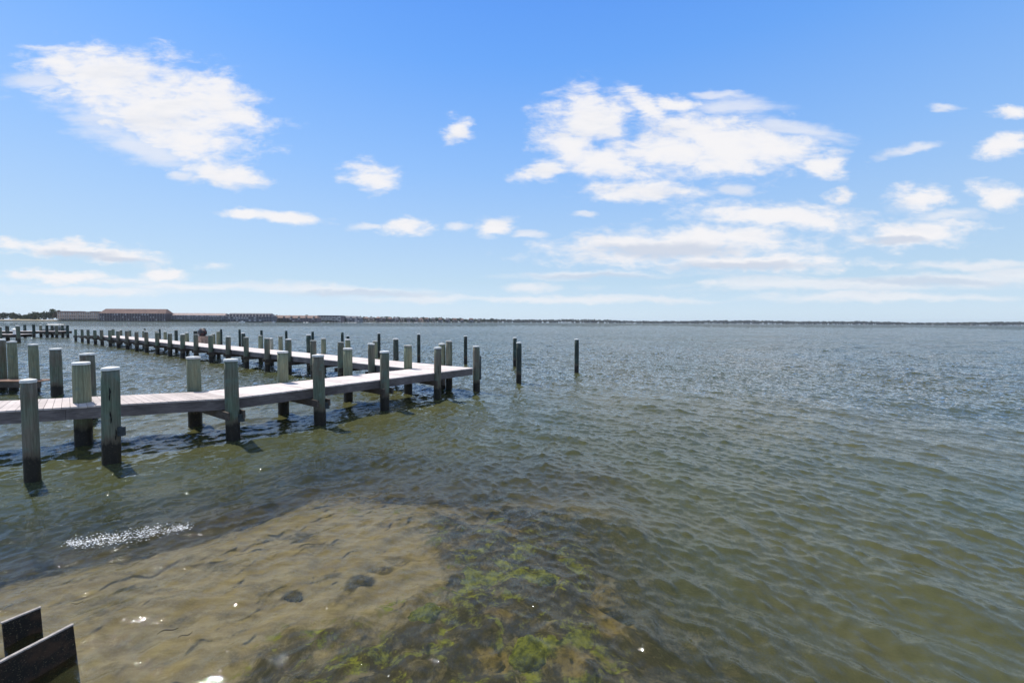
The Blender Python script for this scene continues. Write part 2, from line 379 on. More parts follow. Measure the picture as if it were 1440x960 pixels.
# ------------------------------------------------------------------ seabed
def ell(x, y, px, py, rx, ry, z=-0.35):
    """soft ellipse placed where the photograph shows the patch lying on the bottom; rx, ry in metres"""
    c_ = at(px, py, z); return np.sqrt(((x - c_[0]) / rx) ** 2 + ((y - c_[1]) / ry) ** 2)
def seabed():
    xs = np.arange(-13, 9, 0.03); ys = np.arange(2.2, 14.5, 0.03)
    x, y = np.meshgrid(xs, ys, indexing='ij')
    s = shelf(x, y); d = depth(x, y)
    lx = lump(x, y, 2.2, 21); ls = lump(x, y, 7, 22); lf = lump(x, y, 17, 23)
    # green weed and stones on the bottom: band in front of the camera
    a = -1.6 + 0.0 * x
    lf0 = -2.35 + 0.78 * (np.minimum(y, 5.3) - 3.67)
    weed = sstep(x - lf0 + 0.35 * lx + 0.12 * ls + 0.08 * lf, -0.55, 0.75) * (1 - sstep(x + 0.4 * lx, 2.6, 4.5)) * (1 - sstep(y + .4 * lx, 6.9, 8.4))
    ring = np.exp(-((s + 1.5) / 1.2) ** 2) * (1 - sstep(x, 0.0, 1.5)) * (1 - weed)
    lumps = sstep(ls + 0.6 * lf, -0.3, 1.1)
    z = -d + weed * (0.02 * lumps + 0.008 * lf * lumps) + 0.012 * lf + 0.02 * ls
    grn = weed * (.62 + .12 * lx) * (1 - 0.7 * sstep(x, 0.5, 1.5)) * (1 - .45 * sstep(y, 5.2, 7.0))
    drk = np.clip(weed * .9 + 0.8 * ring * sstep(lx + 0.5 * ls, -2.0, 0.6), 0, 1)
    for (px, py, rx, ry, k_) in [(509, 822, .24, .2, .8), (413, 841, .17, .15, .75), (540, 803, .26, .12, .6), (422, 758, .34, .2, .5), (379, 838, .17, .13, .5), (360, 828, .25, .1, .4), (465, 815, .2, .14, .5), (150, 860, .35, .3, .35), (490, 850, .3, .14, .45), (640, 760, .4, .5, .6), (600,745,.3,.2,.5), (250,880,.2,.12,.3), (300,800,.5,.13,.4), (330,870,.35,.1,.35), (210,830,.4,.12,.3), (450,770,.35,.12,.4), (560,790,.3,.15,.5), (520,740,.4,.12,.35), (190,910,.3,.1,.35)]:
        drk = np.maximum(drk, k_ * (1 - sstep(ell(x, y, px, py, rx, ry) + 0.16 * lf, 0.5, 1.15)))
    for (px, py, rx, ry, k_) in [(480, 717, .5, .25, .4), (767, 817, .17, .15, 1), (750, 921, .33, .22, .9), (640, 815, .3, .3, .8), (560, 845, .45, .25, .8), (440, 900, .4, .14, .8), (620, 900, .5, .3, .7), (690, 725, .4, .3, .6), (560, 720, .3, .3, .4), (370, 720, .4, .3, .5)]:
        grn = np.maximum(grn, k_ * (1 - sstep(ell(x, y, px, py, rx, ry) + 0.2 * lf, 0.5, 1.2)))
    tan = np.zeros_like(x)
    for (px, py, rx, ry, k_) in [(860, 860, .33, .4, .8), (690, 930, .22, .2, .8), (800, 935, .35, .18, .7), (720, 750, .2, .15, .6), (700, 870, .2, .15, .7)]:
        tan = np.maximum(tan, k_ * (1 - sstep(ell(x, y, px, py, rx, ry) + 0.2 * lf, 0.4, 1.2)))
    n, m_ = x.shape; idx = np.arange(n * m_).reshape(n, m_)
    f = np.stack([idx[:-1, :-1], idx[1:, :-1], idx[1:, 1:], idx[:-1, 1:]], -1).reshape(-1, 4)
    c = np.stack([grn, drk, tan, np.ones_like(x)], -1).reshape(-1, 4)
    return np.stack([x, y, z], -1).reshape(-1, 3), f, c
v, f, c = seabed()
m, t = mat('sandy_bottom')
pos = t.n('ShaderNodeNewGeometry').outputs['Position']
a_ = t.n('ShaderNodeAttribute', attribute_name='cover')
sp_ = t.n('ShaderNodeSeparateColor', {0: a_.outputs['Color']})
nf = t.noise(pos, 9, 7, 0.7).outputs[0]; ng = t.noise(pos, 3.1, 6, 0.65).outputs[0]; nh = t.noise(t.map(pos, rot=(0, 0, 0.7), sc=(2.5, 9, 1)), 1.0, 6, 0.65).outputs[0]
sand = t.mix(t.ss(nh, 0.3, 0.7), c4(0.255, 0.195, 0.145), c4(0.43, 0.35, 0.27))
sand = t.mix(t.ss(ng, 0.56, 0.72, 0, 0.6), sand, c4(0.16, 0.125, 0.075))
grn = t.mix(t.ss(nf, 0.35, 0.65), c4(0.07, 0.085, 0.020), c4(0.29, 0.30, 0.05))
drk = t.mix(t.ss(nf, 0.35, 0.7), c4(0.026, 0.021, 0.020), c4(0.10, 0.078, 0.06))
tan = t.mix(t.ss(nf, 0.35, 0.65), c4(0.15, 0.10, 0.05), c4(0.30, 0.22, 0.10))
wp = t.vmath('MULTIPLY_ADD', t.vmath('SUBTRACT', t.noise(pos, 2.4, 4, .6).outputs['Color'], (.5, .5, .5)), (.7, .7, 0), pos)
n_g = t.noise(wp, 2.6, 9, 0.68, .6).outputs[0]; n_t = t.noise(t.vmath('ADD', wp, (7, 3, 0)), 3.3, 8, 0.66, .4).outputs[0]; n_d = t.noise(t.vmath('ADD', wp, (1, 9, 0)), 1.7, 8, .66).outputs[0]
gmask = t.math('MULTIPLY', sp_.outputs[0], t.ss(n_g, .44, .62, 0.0, 1.2))
tmask = t.math('MULTIPLY', sp_.outputs[1], t.ss(n_t, .52, .68, 0.0, .7))
dmask = t.math('MULTIPLY', sp_.outputs[1], t.ss(n_d, .30, .55, .62, 1.0))
def wob(s_): return t.ss(t.math('ADD', s_, t.math('MULTIPLY', t.math('SUBTRACT', nf, 0.5), 1.4)), 0.14, 0.78)
fl = t.noise(t.vmath('ADD', wp, (3, 3, 0)), 5.5, 8, .72).outputs[0]
sand = t.mix(t.ss(fl, .56, .70, 0, .45), sand, c4(.17, .145, .085)); sand = t.mix(t.ss(t.noise(pos, 60, 3, .6).outputs[0], .5, .7, 0, .35), sand, c4(.5, .43, .34))
cc = t.mix(wob(dmask), sand, drk); cc = t.mix(tmask, cc, sand); cc = t.mix(wob(gmask), cc, grn); cc = t.mix(wob(sp_.outputs[2]), cc, tan)
out(t, t.n('ShaderNodeBsdfPrincipled', {'Base Color': cc, 'Roughness': 0.95, 'Specular IOR Level': 0.0}).outputs[0])
sb = npmesh('seabed', v, f, m, {'cover': ('FLOAT_COLOR', c)}); tag(sb, kind='structure')
# wide bottom sheet under everything
bm = bmesh.new(); vs = [bm.verts.new(p) for p in ((-9500, -9500, -2.6), (9500, -9500, -2.6), (9500, 9500, -2.6), (-9500, 9500, -2.6))]; bm.faces.new(vs)
tag(obj('ground', bm, simple('bay_mud', (0.09, 0.085, 0.05), 0.95, 0.2, 0.2)), kind='structure')

# ------------------------------------------------------------------ piles
def pile_bm(x, y, top, r, lean=(0, 0), seg=18, seed=0, zb=-1.2):
    rr = random.Random(seed); bm = bmesh.new(); rings = []
    nz = 13; ph = [rr.uniform(0, 6.28) for _ in range(4)]
    for k in range(nz):
        q = k / (nz - 1); z = zb + (top - zb) * q; ring = []
        for i in range(seg):
            a = i / seg * 2 * math.pi
            rad = r * (1.05 - 0.06 * q + 0.014 * math.sin(2 * a + ph[0]) + 0.012 * math.sin(3 * a + ph[1] + q * 2) + 0.010 * math.sin(5 * a + ph[2] + 6 * q))
            rad *= 1 - (0.05 if k == nz - 1 else 0)
            ring.append(bm.verts.new((math.cos(a) * rad + lean[0] * (z), math.sin(a) * rad + lean[1] * (z), z)))
        rings.append(ring)
    for k in range(nz - 1):
        for i in range(seg):
            bm.faces.new((rings[k][i], rings[k][(i + 1) % seg], rings[k + 1][(i + 1) % seg], rings[k + 1][i]))
    bm.faces.new(rings[-1])
    return bm
def cap_bm(top, r, lean, cone=0.02, hgt=0.05, seg=20, seed=0):
    rr = random.Random(seed); bm = bmesh.new(); rings = []
    tl = (rr.uniform(-.03, .03), rr.uniform(-.03, .03))
    for (rad, z) in ((r * 1.02, -hgt * 0.9), (r * 1.03, -hgt * 0.85), (r * 1.035, -0.008), (r * .99, 0.006), (r * 0.5, cone * 0.7), (r * 0.06, cone)):
        rings.append([bm.verts.new((math.cos(i / seg * 6.2832) * rad + lean[0] * top, math.sin(i / seg * 6.2832) * rad + lean[1] * top,
                                    top + z + tl[0] * math.cos(i / seg * 6.2832) * rad + tl[1] * math.sin(i / seg * 6.2832) * rad)) for i in range(seg)])
    for a, b in zip(rings, rings[1:]):
        for i in range(seg): bm.faces.new((a[i], a[(i + 1) % seg], b[(i + 1) % seg], b[i]))
    bm.faces.new(rings[-1]); return bm
def base_from(px, ybase, r):
    """centre of a pile whose front meets the water at (px, ybase)"""
    p = at(px, ybase, 0); n_ = np.hypot(p[0], p[1]); return p[:2] * (1 + r / n_)
def top_from(px, ytop, xy):
    d = ray(px, ytop); k = math.hypot(*xy) / math.hypot(d[0], d[1]); return H + d[2] * k
PC = [0]
def add_pile(parent, px, yb, yt, r, mt=None, cap=M_CAP, xy=None, cone=0.02, caph=0.05, zb=-1.2):
    """pile as part of a parent Empty at world loc; returns object"""
    PC[0] += 1
    xy = base_from(px, yb, r) if xy is None else xy
    top = top_from(px, yt, xy)
    rr = random.Random(PC[0]); lean = (rr.uniform(-.014, .014), rr.uniform(-.014, .014))
    o = obj('piling', pile_bm(0, 0, top - 0.015, r, lean, seed=PC[0], zb=zb), mt or M_PILE, parent, smooth=False)
    for p_ in o.data.polygons: p_.use_smooth = len(p_.vertices) == 4
    pl = parent.location if parent is not None else Vector((0, 0, 0))
    o.location = (xy[0] - pl.x, xy[1] - pl.y, 0)
    if cap is not None:
        c_ = obj('pile_cap', cap_bm(top, r, lean, cone, caph, seed=PC[0]), cap, o)
        for p_ in c_.data.polygons: p_.use_smooth = False
    o['_top'] = top
    return o

DZ = 0.345 * H      # deck surface height
U1 = np.array([0.572, 0.820]); U1 /= np.linalg.norm(U1)         # near pier runs this way out into the bay
U2 = np.array([-U1[1], U1[0]])                                    # far pier runs off at a right angle
def v3(p, z): return (float(p[0]), float(p[1]), z)
def deck_strip(bm, cl, a, b, c, d, wd=0.14, gap=0.007, z=DZ, th=0.036, rr=random.Random(3)):
    """boards laid across from edge a->b (near) to edge c->d (far)"""
    a, b, c, d = [np.array(q, float) for q in (a, b, c, d)]
    n = max(1, int(round(np.linalg.norm(b - a) / wd)))
    for k in range(n):
        g = gap / np.linalg.norm(b - a) / 2
        s0, s1 = k / n + g, (k + 1) / n - g
        jt = rr.uniform(-.004, .004); zo = rr.uniform(-.002, .002)
        q = [a + (b - a) * s0, a + (b - a) * s1, c + (d - c) * s1, c + (d - c) * s0]
        e = (q[0] - q[3]); e /= np.linalg.norm(e); q[0] = q[0] + e * (0.02 + jt); q[1] = q[1] + e * (0.02 + jt)
        vt = [bm.verts.new(v3(p, z + zo)) for p in q]; vb = [bm.verts.new(v3(p, z + zo - th)) for p in q]
        fs_ = [bm.faces.new(vt), bm.faces.new(vb[::-1])]
        for i in range(4): fs_.append(bm.faces.new((vt[i], vb[i], vb[(i + 1) % 4], vt[(i + 1) % 4])))
        sh = rr.uniform(0.3, 0.7)
        for f_ in fs_:
            for l in f_.loops: l[cl] = (sh, sh, sh, 1)
def shaded_bm():
    bm = bmesh.new(); cl = bm.loops.layers.float_color.new('shade'); return bm, cl
def beam(bm, cl, p, q, w_, z0, z1, off=0.0):
    """vertical plank from p to q"""
    p = np.array(p, float); q = np.array(q, float); e = q - p; L = np.linalg.norm(e); e /= L; n_ = np.array([-e[1], e[0]])
    c_ = (p + q) / 2 + n_ * off
    abox(bm, v3(c_, (z0 + z1) / 2), v3(e, 0), v3(n_, 0), Z3, L / 2, w_ / 2, (z1 - z0) / 2, c=random.uniform(.3, .7), cl=cl)
def localise(o, parent):
    """mesh built in world coordinates under a parent Empty"""
    o.location = (-parent.location.x, -parent.location.y, -parent.location.z)

# ---- near pier (foreground)
RP = 0.145
C0 = at(665, 517.2, DZ)[:2]                                       # outer near corner
K0 = at(328, 559.2, DZ)[:2]                                       # kink, near edge
U1 = (C0 - K0) / np.linalg.norm(C0 - K0); U2 = np.array([-U1[1], U1[0]])
WD1 = 1.62
K1 = K0 + U2 * WD1 - U1 * 0.10
C1 = C0 + U2 * WD1
L0 = at(0, 577.5, DZ)[:2]; uL = (L0 - K0) / np.linalg.norm(L0 - K0); nL = np.array([uL[1], -uL[0]])
if nL @ U2 < 0: nL = -nL
Lend = K0 + uL * 9.0
pier = empty('wooden_pier', (K0[0], K0[1], 0), 'near wooden pier with pale sunlit deck bending toward the lower left, on thick capped pilings', 'pier')
bm, cl = shaded_bm()
deck_strip(bm, cl, K0, C0, K1, C1)
o = obj('deck', bm, M_DECK, pier); localise(o, pier); o['label'] = 'straight outer deck of pale sun-bleached boards'
bm, cl = shaded_bm()
K1L = K1; Lfar = K1 + uL * 9.0 + 0 * nL
deck_strip(bm, cl, Lend, K0, Lend + nL * WD1, K1)
o = obj('deck', bm, M_DECKP, pier); localise(o, pier); o['label'] = 'pinkish grey deck section leading off to the left'
ZS1 = DZ - 0.038; ZS0 = DZ - 0.275
def seglist(p, q, n):
    p = np.array(p); q = np.array(q); return [(p + (q - p) * i / n, p + (q - p) * (i + 1) / n - (q - p) / np.linalg.norm(q - p) * 0.006) for i in range(n)]
for p, q in seglist(K0 + U2 * 0.03, C0 + U2 * 0.03, 4) + seglist(Lend + nL * 0.03, K0 + U2 * .03 + uL * 0.03, 3) + seglist(K1 - U2 * 0.05, C1 - U2 * 0.05, 4) + seglist(K1 + uL * 9 - nL * 0.05, K1 - nL * .05 + uL * .05, 3) + seglist(K0 + U2 * WD1 / 2, C0 + U2 * WD1 / 2, 4):
    bm, cl = shaded_bm(); beam(bm, cl, p, q, 0.045, ZS0 + random.uniform(-.006, .006), ZS1)
    o = obj('stringer', bm, M_FASC, pier); localise(o, pier)
bm, cl = shaded_bm(); beam(bm, cl, C0 + U1 * 0.0 + U2 * .06, C1 + U1 * 0.0, 0.045, ZS0, ZS1)
o = obj('stringer', bm, M_FASC, pier); localise(o, pier)
front = [(46, 675, 534, .105, M_PILE), (157, 652, 517, .142, M_PILE), (328, 620, 505, .145, M_PILE), (450, 598, 499, .15, M_PILE), (541, 577, 494, .145, M_PILE), (615, 562, 488.5, .135, M_PILE), (670, 551, 486.5, .14, M_PILE)]
back = [(118, 628, 509.5, .152, M_PILEG), (275, 600, 501.5, .157, M_PILEG), (399, 583.5, 494, .15, M_PILEG), (490, 566, 489.5, .15, M_PILEG), (574, 553.5, 485.5, .16, M_PILEG), (622, 545.5, 483, .14, M_PILEG)]
fp, bp = [], []
for q in front:
    o = add_pile(pier, *q, cone=0.03 if q[0] < 200 else 0.02); fp.append(np.array([o.location.x + K0[0], o.location.y + K0[1]]))
    if q[0] == 157:
        for (a_, z0, z1) in ((0.02, 1.25, 1.52), (0.025, .80, 1.05), (0.18, .45, .68)):
            # weather splits down the front of the thick leaning post
            bmc = bmesh.new(); d_ = -fp[-1] / np.linalg.norm(fp[-1]); s_ = np.array([-d_[1], d_[0]]); pts = []
            ang = math.atan2(d_[1], d_[0]) + a_ * 3
            zc = [z0 + (z1 - z0) * i / 6 for i in range(7)]; wd = [0.002, .008, .011, .008, .012, .009, .002]
            for zz_, ww in zip(zc, wd):
                jx = 0.006 * math.sin(zz_ * 23)
                for sg in (-1, 1):
                    aa = ang + (jx + sg * ww) / .142
                    pts.append(bmc.verts.new((math.cos(aa) * .150, math.sin(aa) * .150, zz_)))
            for i in range(6): bmc.faces.new((pts[2 * i], pts[2 * i + 1], pts[2 * i + 3], pts[2 * i + 2]))
            obj('split', bmc, simple('black_split', (0.01, 0.009, 0.008)), o)
    if q[0] == 670:
        bmc = bmesh.new(); abox(bmc, (.17, -.02, .98), (1, 0, 0), (0, 1, 0), Z3, .022, .05, .48)
        obj('fender_board', bmc, M_METAL, o)
    if q[0] in (157, 328, 450):
        bmc = bmesh.new(); abox(bmc, (.19, .03, .52 if q[0] != 157 else .62), (1, 0, 0), (0, 1, 0), Z3, .05, .045, .09)
        obj('bracket', bmc, M_METAL, o)
for q in back:
    o = add_pile(pier, *q, cap=M_CAP if q[0] not in (574,) else M_CAPG); bp.append(np.array([o.location.x + K0[0], o.location.y + K0[1]]))
# cross beams under the deck, each pair bolted either side of its piles
for i, (a, b) in enumerate(((2, 1), (3, 2), (4, 3), (5, 4))):
    p, q = fp[a], bp[b]; e = (q - p) / np.linalg.norm(q - p)
    for off in (-.165, .165):
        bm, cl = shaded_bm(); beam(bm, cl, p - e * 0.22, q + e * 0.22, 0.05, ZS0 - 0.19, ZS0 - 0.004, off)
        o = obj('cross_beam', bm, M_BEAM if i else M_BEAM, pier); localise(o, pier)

# ---- far pier (long, at a right angle)
WD2 = 1.72
P0 = C1 - U1 * WD2 + U2 * 0.0; Q0 = C1.copy()                     # inner and outer edges where it meets the near pier
far_L = 53.0
pier2 = empty('wooden_pier', (P0[0], P0[1], 0), 'long far wooden pier crowded with pilings, running away to the left behind the near pier', 'pier')
bm, cl = shaded_bm()
deck_strip(bm, cl, P0 + U2 * far_L, P0 + U2 * 0.01, Q0 + U2 * far_L, Q0 + U2 * 0.01)
o = obj('deck', bm, M_DECK, pier2); localise(o, pier2)
for (p, q, n_) in ((P0 + U1 * .03, P0 + U2 * far_L + U1 * .03, 14), (Q0 - U1 * .05, Q0 + U2 * far_L - U1 * .05, 14)):
    for a, b in seglist(p, q, n_):
        bm, cl = shaded_bm(); beam(bm, cl, a, b, 0.045, ZS0 + random.uniform(-.01, .01), ZS1)
        o = obj('stringer', bm, M_FASC, pier2); localise(o, pier2)
def on_line(px, base, dirn, z=0.0):
    """where the vertical plane seen at column px crosses a line in plan"""
    d = ray(px, 500); d = d[:2] / np.linalg.norm(d[:2])
    A = np.array([[d[0], -dirn[0]], [d[1], -dirn[1]]]); s_, t_ = np.linalg.solve(A, base); return np.array(base) + dirn * t_, t_
near2 = [(522.7, 483), (479, 480.8), (441, 478.7), (405.8, 476.7), (376, 475.5), (346.3, 474), (320.8, 473), (297, 471.3), (276, 470), (257, 469.7), (239.3, 468.7), (221.7, 467.2), (206.7, 466), (192.8, 466.3), (179.7, 465), (167, 465), (155.8, 464), (144.5, 463.7), (135, 463.7), (125, 463.3), (116.7, 463), (107.5, 462.5)]
n2p = []
for i, (px, yt) in enumerate(near2):
    r_ = random.uniform(.135, .15)
    xy, tt = on_line(px, P0 - U1 * 0.13, U2)
    o = add_pile(pier2, px, 0, yt, r_, M_PILE, M_CAPG if i % 3 else M_CAP, xy=xy); n2p.append(tt)
back2 = [(622.5, 479.5, None), (556.7, 476, M_PILED), (527.5, 479.5, M_PILEG), (489.7, 477, M_PILEG), (455, 475.8, M_PILEG), (434.7, 470.5, M_PILED), (395, 473, M_PILEG), (382, 475.5, M_PILEC), (366.7, 471.7, M_PILEG), (343, 468, M_PILED), (307.5, 466, M_PILEG), (301, 469, M_PILEG), (276, 465, M_PILED), (264, 467.5, M_PILEG), (248.7, 464, M_PILED), (233.3, 466, M_PILEG), (221, 465.5, M_PILEG), (203, 464.5, None), (183.7, 464.5, None), (171, 463.5, None), (160, 462.6, M_PILEG)]
for i, (px, yt, mt_) in enumerate(back2):
    if i == 0: px, yt = 631.5, 479.3
    xy, tt = on_line(px, Q0 + U1 * 0.13, U2)
    o = add_pile(pier2, px, 0, yt, random.uniform(.125, .145), mt_, M_CAP if i % 2 else M_CAPG, xy=xy)
    if px == 382: o['label'] = 'cream painted piling on the far side of the deck'
for i, tt in enumerate(n2p):
    a = P0 - U1 * 0.34 + U2 * tt; b = Q0 + U1 * 0.34 + U2 * tt
    for off in (-.16, .16):
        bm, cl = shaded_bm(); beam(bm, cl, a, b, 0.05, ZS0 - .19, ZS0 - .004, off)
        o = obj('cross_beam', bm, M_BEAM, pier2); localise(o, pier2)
# boat-lift winch box and red gear on the far side of the far pier
xy, tt = on_line(285.5, Q0 + U1 * 0.35, U2)
lf = empty('gear_box', (xy[0], xy[1], DZ - .25), 'tan box with a dark red-flecked bundle on top beside the far pier', 'dock box')
e1 = v3(U2, 0); e2 = v3(U1, 0)
bm = bmesh.new(); abox(bm, (0, 0, .42), e1, e2, Z3, .55, .3, .38); bmesh.ops.bevel(bm, geom=bm.edges[:], offset=.03, segments=2)
obj('body', bm, simple('tan_box', (0.33, 0.22, 0.17), .7, .4, 5), lf)
bm = bmesh.new(); bmesh.ops.create_icosphere(bm, subdivisions=3, radius=1)
for v_ in bm.verts:
    q = v_.co; k = 1 + .14 * math.sin(q.x * 7 + 1) * math.sin(q.z * 6) ; v_.co = Vector(e1) * q.x * .5 * k + Vector(e2) * q.y * .28 * k + Vector((0, 0, 1.1 + q.z * .36 * k))
m, t = mat('dark_red_bundle'); nn = t.noise(t.n('ShaderNodeNewGeometry').outputs['Position'], 5, 3).outputs[0]
out(t, t.n('ShaderNodeBsdfPrincipled', {'Base Color': t.mix(t.ss(nn, .6, .66), c4(.012, .012, .02), c4(.14, .02, .025)), 'Roughness': .6}).outputs[0])
obj('bundle', bm, m, lf, smooth=True)

# ---- free-standing mooring piles
def lone(px, yb, yt, r, mt, label, group=None, cap=M_CAP, name='mooring_pile'):
    xy = base_from(px, yb, r); e_ = empty(name, (xy[0], xy[1], 0), label, 'mooring pile', group)
    return add_pile(e_, px, yb, yt, r, mt, cap, xy=xy)
def lone_mesh(px, yb, yt, r, mt, label, group=None, cap=M_CAP):
    xy = base_from(px, yb, r); e_ = empty('mooring_pile', (xy[0], xy[1], 0), label, 'mooring pile', group)
    PC[0] += 1; top = top_from(px, yt, xy); rr = random.Random(PC[0]); lean = (rr.uniform(-.007, .007), rr.uniform(-.007, .007))
    o = obj('post', pile_bm(0, 0, top - .015, r, lean, seed=PC[0], zb=-2.0), mt, e_)
    for p_ in o.data.polygons: p_.use_smooth = len(p_.vertices) == 4
    if cap: obj('pile_cap', cap_bm(top, r, lean, .02, .05, seed=PC[0]), cap, e_)
    return e_
G1 = 'free-standing piles off the end of the piers'
lone_mesh(810.8, 524, 476.7, .125, M_PILED, 'mooring pile standing alone farthest right in open water', G1)
lone_mesh(729.4, 539, 481.5, .125, M_PILED, 'nearer and thicker of the two overlapping piles right of the pier tip', G1)
lone_mesh(724.0, 515.5, 474.6, .12, M_PILED, 'farther pile almost hidden behind the nearer one right of the pier tip', G1)
G2 = 'outer row of thin dark piles beyond the far pier'
outer = [(654.7, 512, 472.2), (589, 510, 469.5), (533, 503, 468.3), (481.7, 499, 467), (440, 495, 465.8), (403, 492.5, 464.7), (368.3, 490.5, 464), (337.5, 488, 463), (311.3, 486.5, 462.7), (288, 485, 461.8), (225, 479.5, 462.6), (203.8, 478, 461.8)]
ords = ['first', 'second', 'third', 'fourth', 'fifth', 'sixth', 'seventh', 'eighth', 'ninth', 'tenth', 'eleventh', 'twelfth']
for (px, yb, yt), od in zip(outer, ords):
    lone_mesh(px, yb, yt, .115, M_PILED, f'thin dark mooring pile beyond the far pier, {od} from the right in its row', G2, cap=M_CAP if px > 500 else None)
lone_mesh(489.5, 495, 472, .14, M_PILED, 'short dark pile peeking over a pale piling in the middle of the far pier', None)
G3 = 'green-grey piles in open water at the left edge'
lone_mesh(2.5, 549, 477, .17, M_PILE, 'piling cut by the left edge of the picture, leftmost above the brown beam', G3)
lone_mesh(19.5, 549, 480, .137, M_PILEG, 'capped green piling behind the brown beam, second from the left edge', G3)
lone_mesh(49.5, 551, 484, .148, M_PILEG, 'straight capped green piling behind the near right end of the brown beam', G3)
lone_mesh(80.5, 558, 490, .165, M_PILE, 'tall green piling standing alone in the water left of the thick pier post', G3)
lone_mesh(126, 590, 497, .165, M_PILE, 'greenish piling half hidden behind the thickest pier post', G3)
# low brown beam walkway at left edge
fp0 = at(-260, 536, .52)[:2]; fp1 = at(56, 535.5, .52)[:2]
e_ = fp1 - fp0; e_ /= np.linalg.norm(e_); nn_ = np.array([-e_[1], e_[0]])
fb = empty('finger_dock', (fp1[0], fp1[1], 0), 'low narrow brown finger dock at the left edge behind the nearest post', 'dock')
bm, cl = shaded_bm(); deck_strip(bm, cl, fp0, fp1, fp0 + nn_ * .55, fp1 + nn_ * .55, z=.52)
o = obj('deck', bm, M_BEAMR, fb); localise(o, fb)
bm, cl = shaded_bm(); beam(bm, cl, fp0, fp1, .05, .27, .482, .03); o = obj('stringer', bm, M_BEAM, fb); localise(o, fb)
for s_ in (.6, 3.2):
    q = fp1 - e_ * s_ + nn_ * .28; bm = pile_bm(0, 0, .26, .09, seed=int(s_ * 10), zb=-1.5); o = obj('leg', bm, M_PILED, fb); o.location = (q[0] - fp1[0], q[1] - fp1[1], 0)

# ---- small distant piers on the left
def small_pier(name_label, xa, xb, yd, width, posts, zdk=DZ):
    a = at(xa, yd, zdk)[:2]; b = at(xb, yd, zdk)[:2]; u = (b - a) / np.linalg.norm(b - a); n_ = np.array([-u[1], u[0]])
    e0 = empty('wooden_pier', (b[0], b[1], 0), name_label, 'pier')
    bm, cl = shaded_bm(); deck_strip(bm, cl, a, b, a + n_ * width, b + n_ * width, wd=.3); o = obj('deck', bm, M_DECK, e0); localise(o, e0)
    for off in (.03, width - .05):
        bm, cl = shaded_bm(); beam(bm, cl, a + n_ * off, b + n_ * off, .06, ZS0 - .1, ZS1); o = obj('stringer', bm, M_BEAM, e0); localise(o, e0)
    for (px, yt, side, mt_) in posts:
        xy, tt = on_line(px, a - n_ * .15 if side == 0 else a + n_ * (width + .15), u)
        add_pile(e0, px, 0, yt, .17, mt_, M_CAP if mt_ is not M_PILED or px > 80 else None, xy=xy)
    return e0, a, b, u, n_
sp1 = small_pier('small distant pier at far left with a white canopied boat lift on it', -60, 87, 465.6, 2.2,
   [(-40, 458, 0, M_PILED), (-15, 457, 1, M_PILED), (36.7, 456.4, 1, M_PILED), (49.2, 456, 0, M_PILED), (59, 457, 1, M_PILE), (67.5, 457, 0, M_PILED), (81, 457.3, 0, M_PILE), (89.4, 456.8, 1, M_PILED), (96.6, 456.8, 0, M_PILED), (75,457.5,1,M_PILED)])
sp2 = small_pier('nearer stub of a pier at the far left edge with a white pedestal on it', -80, 27, 470, 1.8,
   [(-30, 458, 0, M_PILE), (1.5, 459.3, 0, M_PILE), (12.3, 458.2, 1, M_PILED), (27.5, 458, 0, M_PILE), (26, 457.6, 1, M_PILE)])
M_WHITE = simple('white_gelcoat', (0.78, 0.78, 0.76), .35, .05, 3)
M_GREY = simple('grey_cover', (0.22, 0.22, 0.22), .7, .3, 3)
# white covered boat beside the distant pier
c_ = at(61, 470.5, 0)[:2] + sp1[4] * 3.2; u = sp1[3]; n_ = sp1[4]
bt = empty('motorboat', (c_[0], c_[1], 0), 'small boat under a white canopy moored at the distant left pier', 'boat')
def hull_bm(L, B, Hh, u, n_, z0=-.2):
    bm = bmesh.new(); rings = []
    for k in range(9):
        s_ = k / 8; x_ = (s_ - .5) * L; wdt = B / 2 * (1 - max(0, (s_ - .55) / .45) ** 2.2) + .02; sh = Hh * (1 + .25 * max(0, s_ - .5) * 2)
        pr = [(-wdt, sh), (-wdt * .95, sh * .5), (-wdt * .6, 0), (0, -.12), (wdt * .6, 0), (wdt * .95, sh * .5), (wdt, sh)]
        rings.append([bm.verts.new(v3(u * x_ + n_ * a, z0 + zz)) for a, zz in pr])
    for a, b in zip(rings, rings[1:]):
        for i in range(6): bm.faces.new((a[i], a[i + 1], b[i + 1], b[i]))
        bm.faces.new((a[6], a[0], b[0], b[6]))
    bm.faces.new(rings[0]); bm.faces.new(rings[-1][::-1]); bmesh.ops.recalc_face_normals(bm, faces=bm.faces[:]); return bm
obj('hull', hull_bm(3.6, 1.6, .9, u, n_, .1), M_GREY, bt)
bm = bmesh.new()
for k in range(9):
    a_ = -1 + k / 4
    for s_ in (-1.05, 1.05): bm.verts.new(v3(u * s_ + n_ * a_ * .8, 1.95 - .18 * a_ * a_))
bm.verts.ensure_lookup_table()
for k in range(8): bm.faces.new((bm.verts[2 * k], bm.verts[2 * k + 1], bm.verts[2 * k + 3], bm.verts[2 * k + 2]))
r_ = bmesh.ops.solidify(bm, geom=bm.faces[:], thickness=.05)
obj('canopy', bm, M_WHITE, bt)
for s_ in (-.9, .9):
    for s2 in (-.7, .7):
        bm = bmesh.new(); q = u * s_ + n_ * s2; abox(bm, v3(q, 1.3), (1, 0, 0), (0, 1, 0), Z3, .025, .025, .55); obj('canopy_post', bm, M_GREY, bt)
bm = bmesh.new(); abox(bm, v3(u * .1, 1.15), v3(u, 0), v3(n_, 0), Z3, .5, .35, .25); bmesh.ops.bevel(bm, geom=bm.edges[:], offset=.08, segments=2); obj('console', bm, M_GREY, bt)
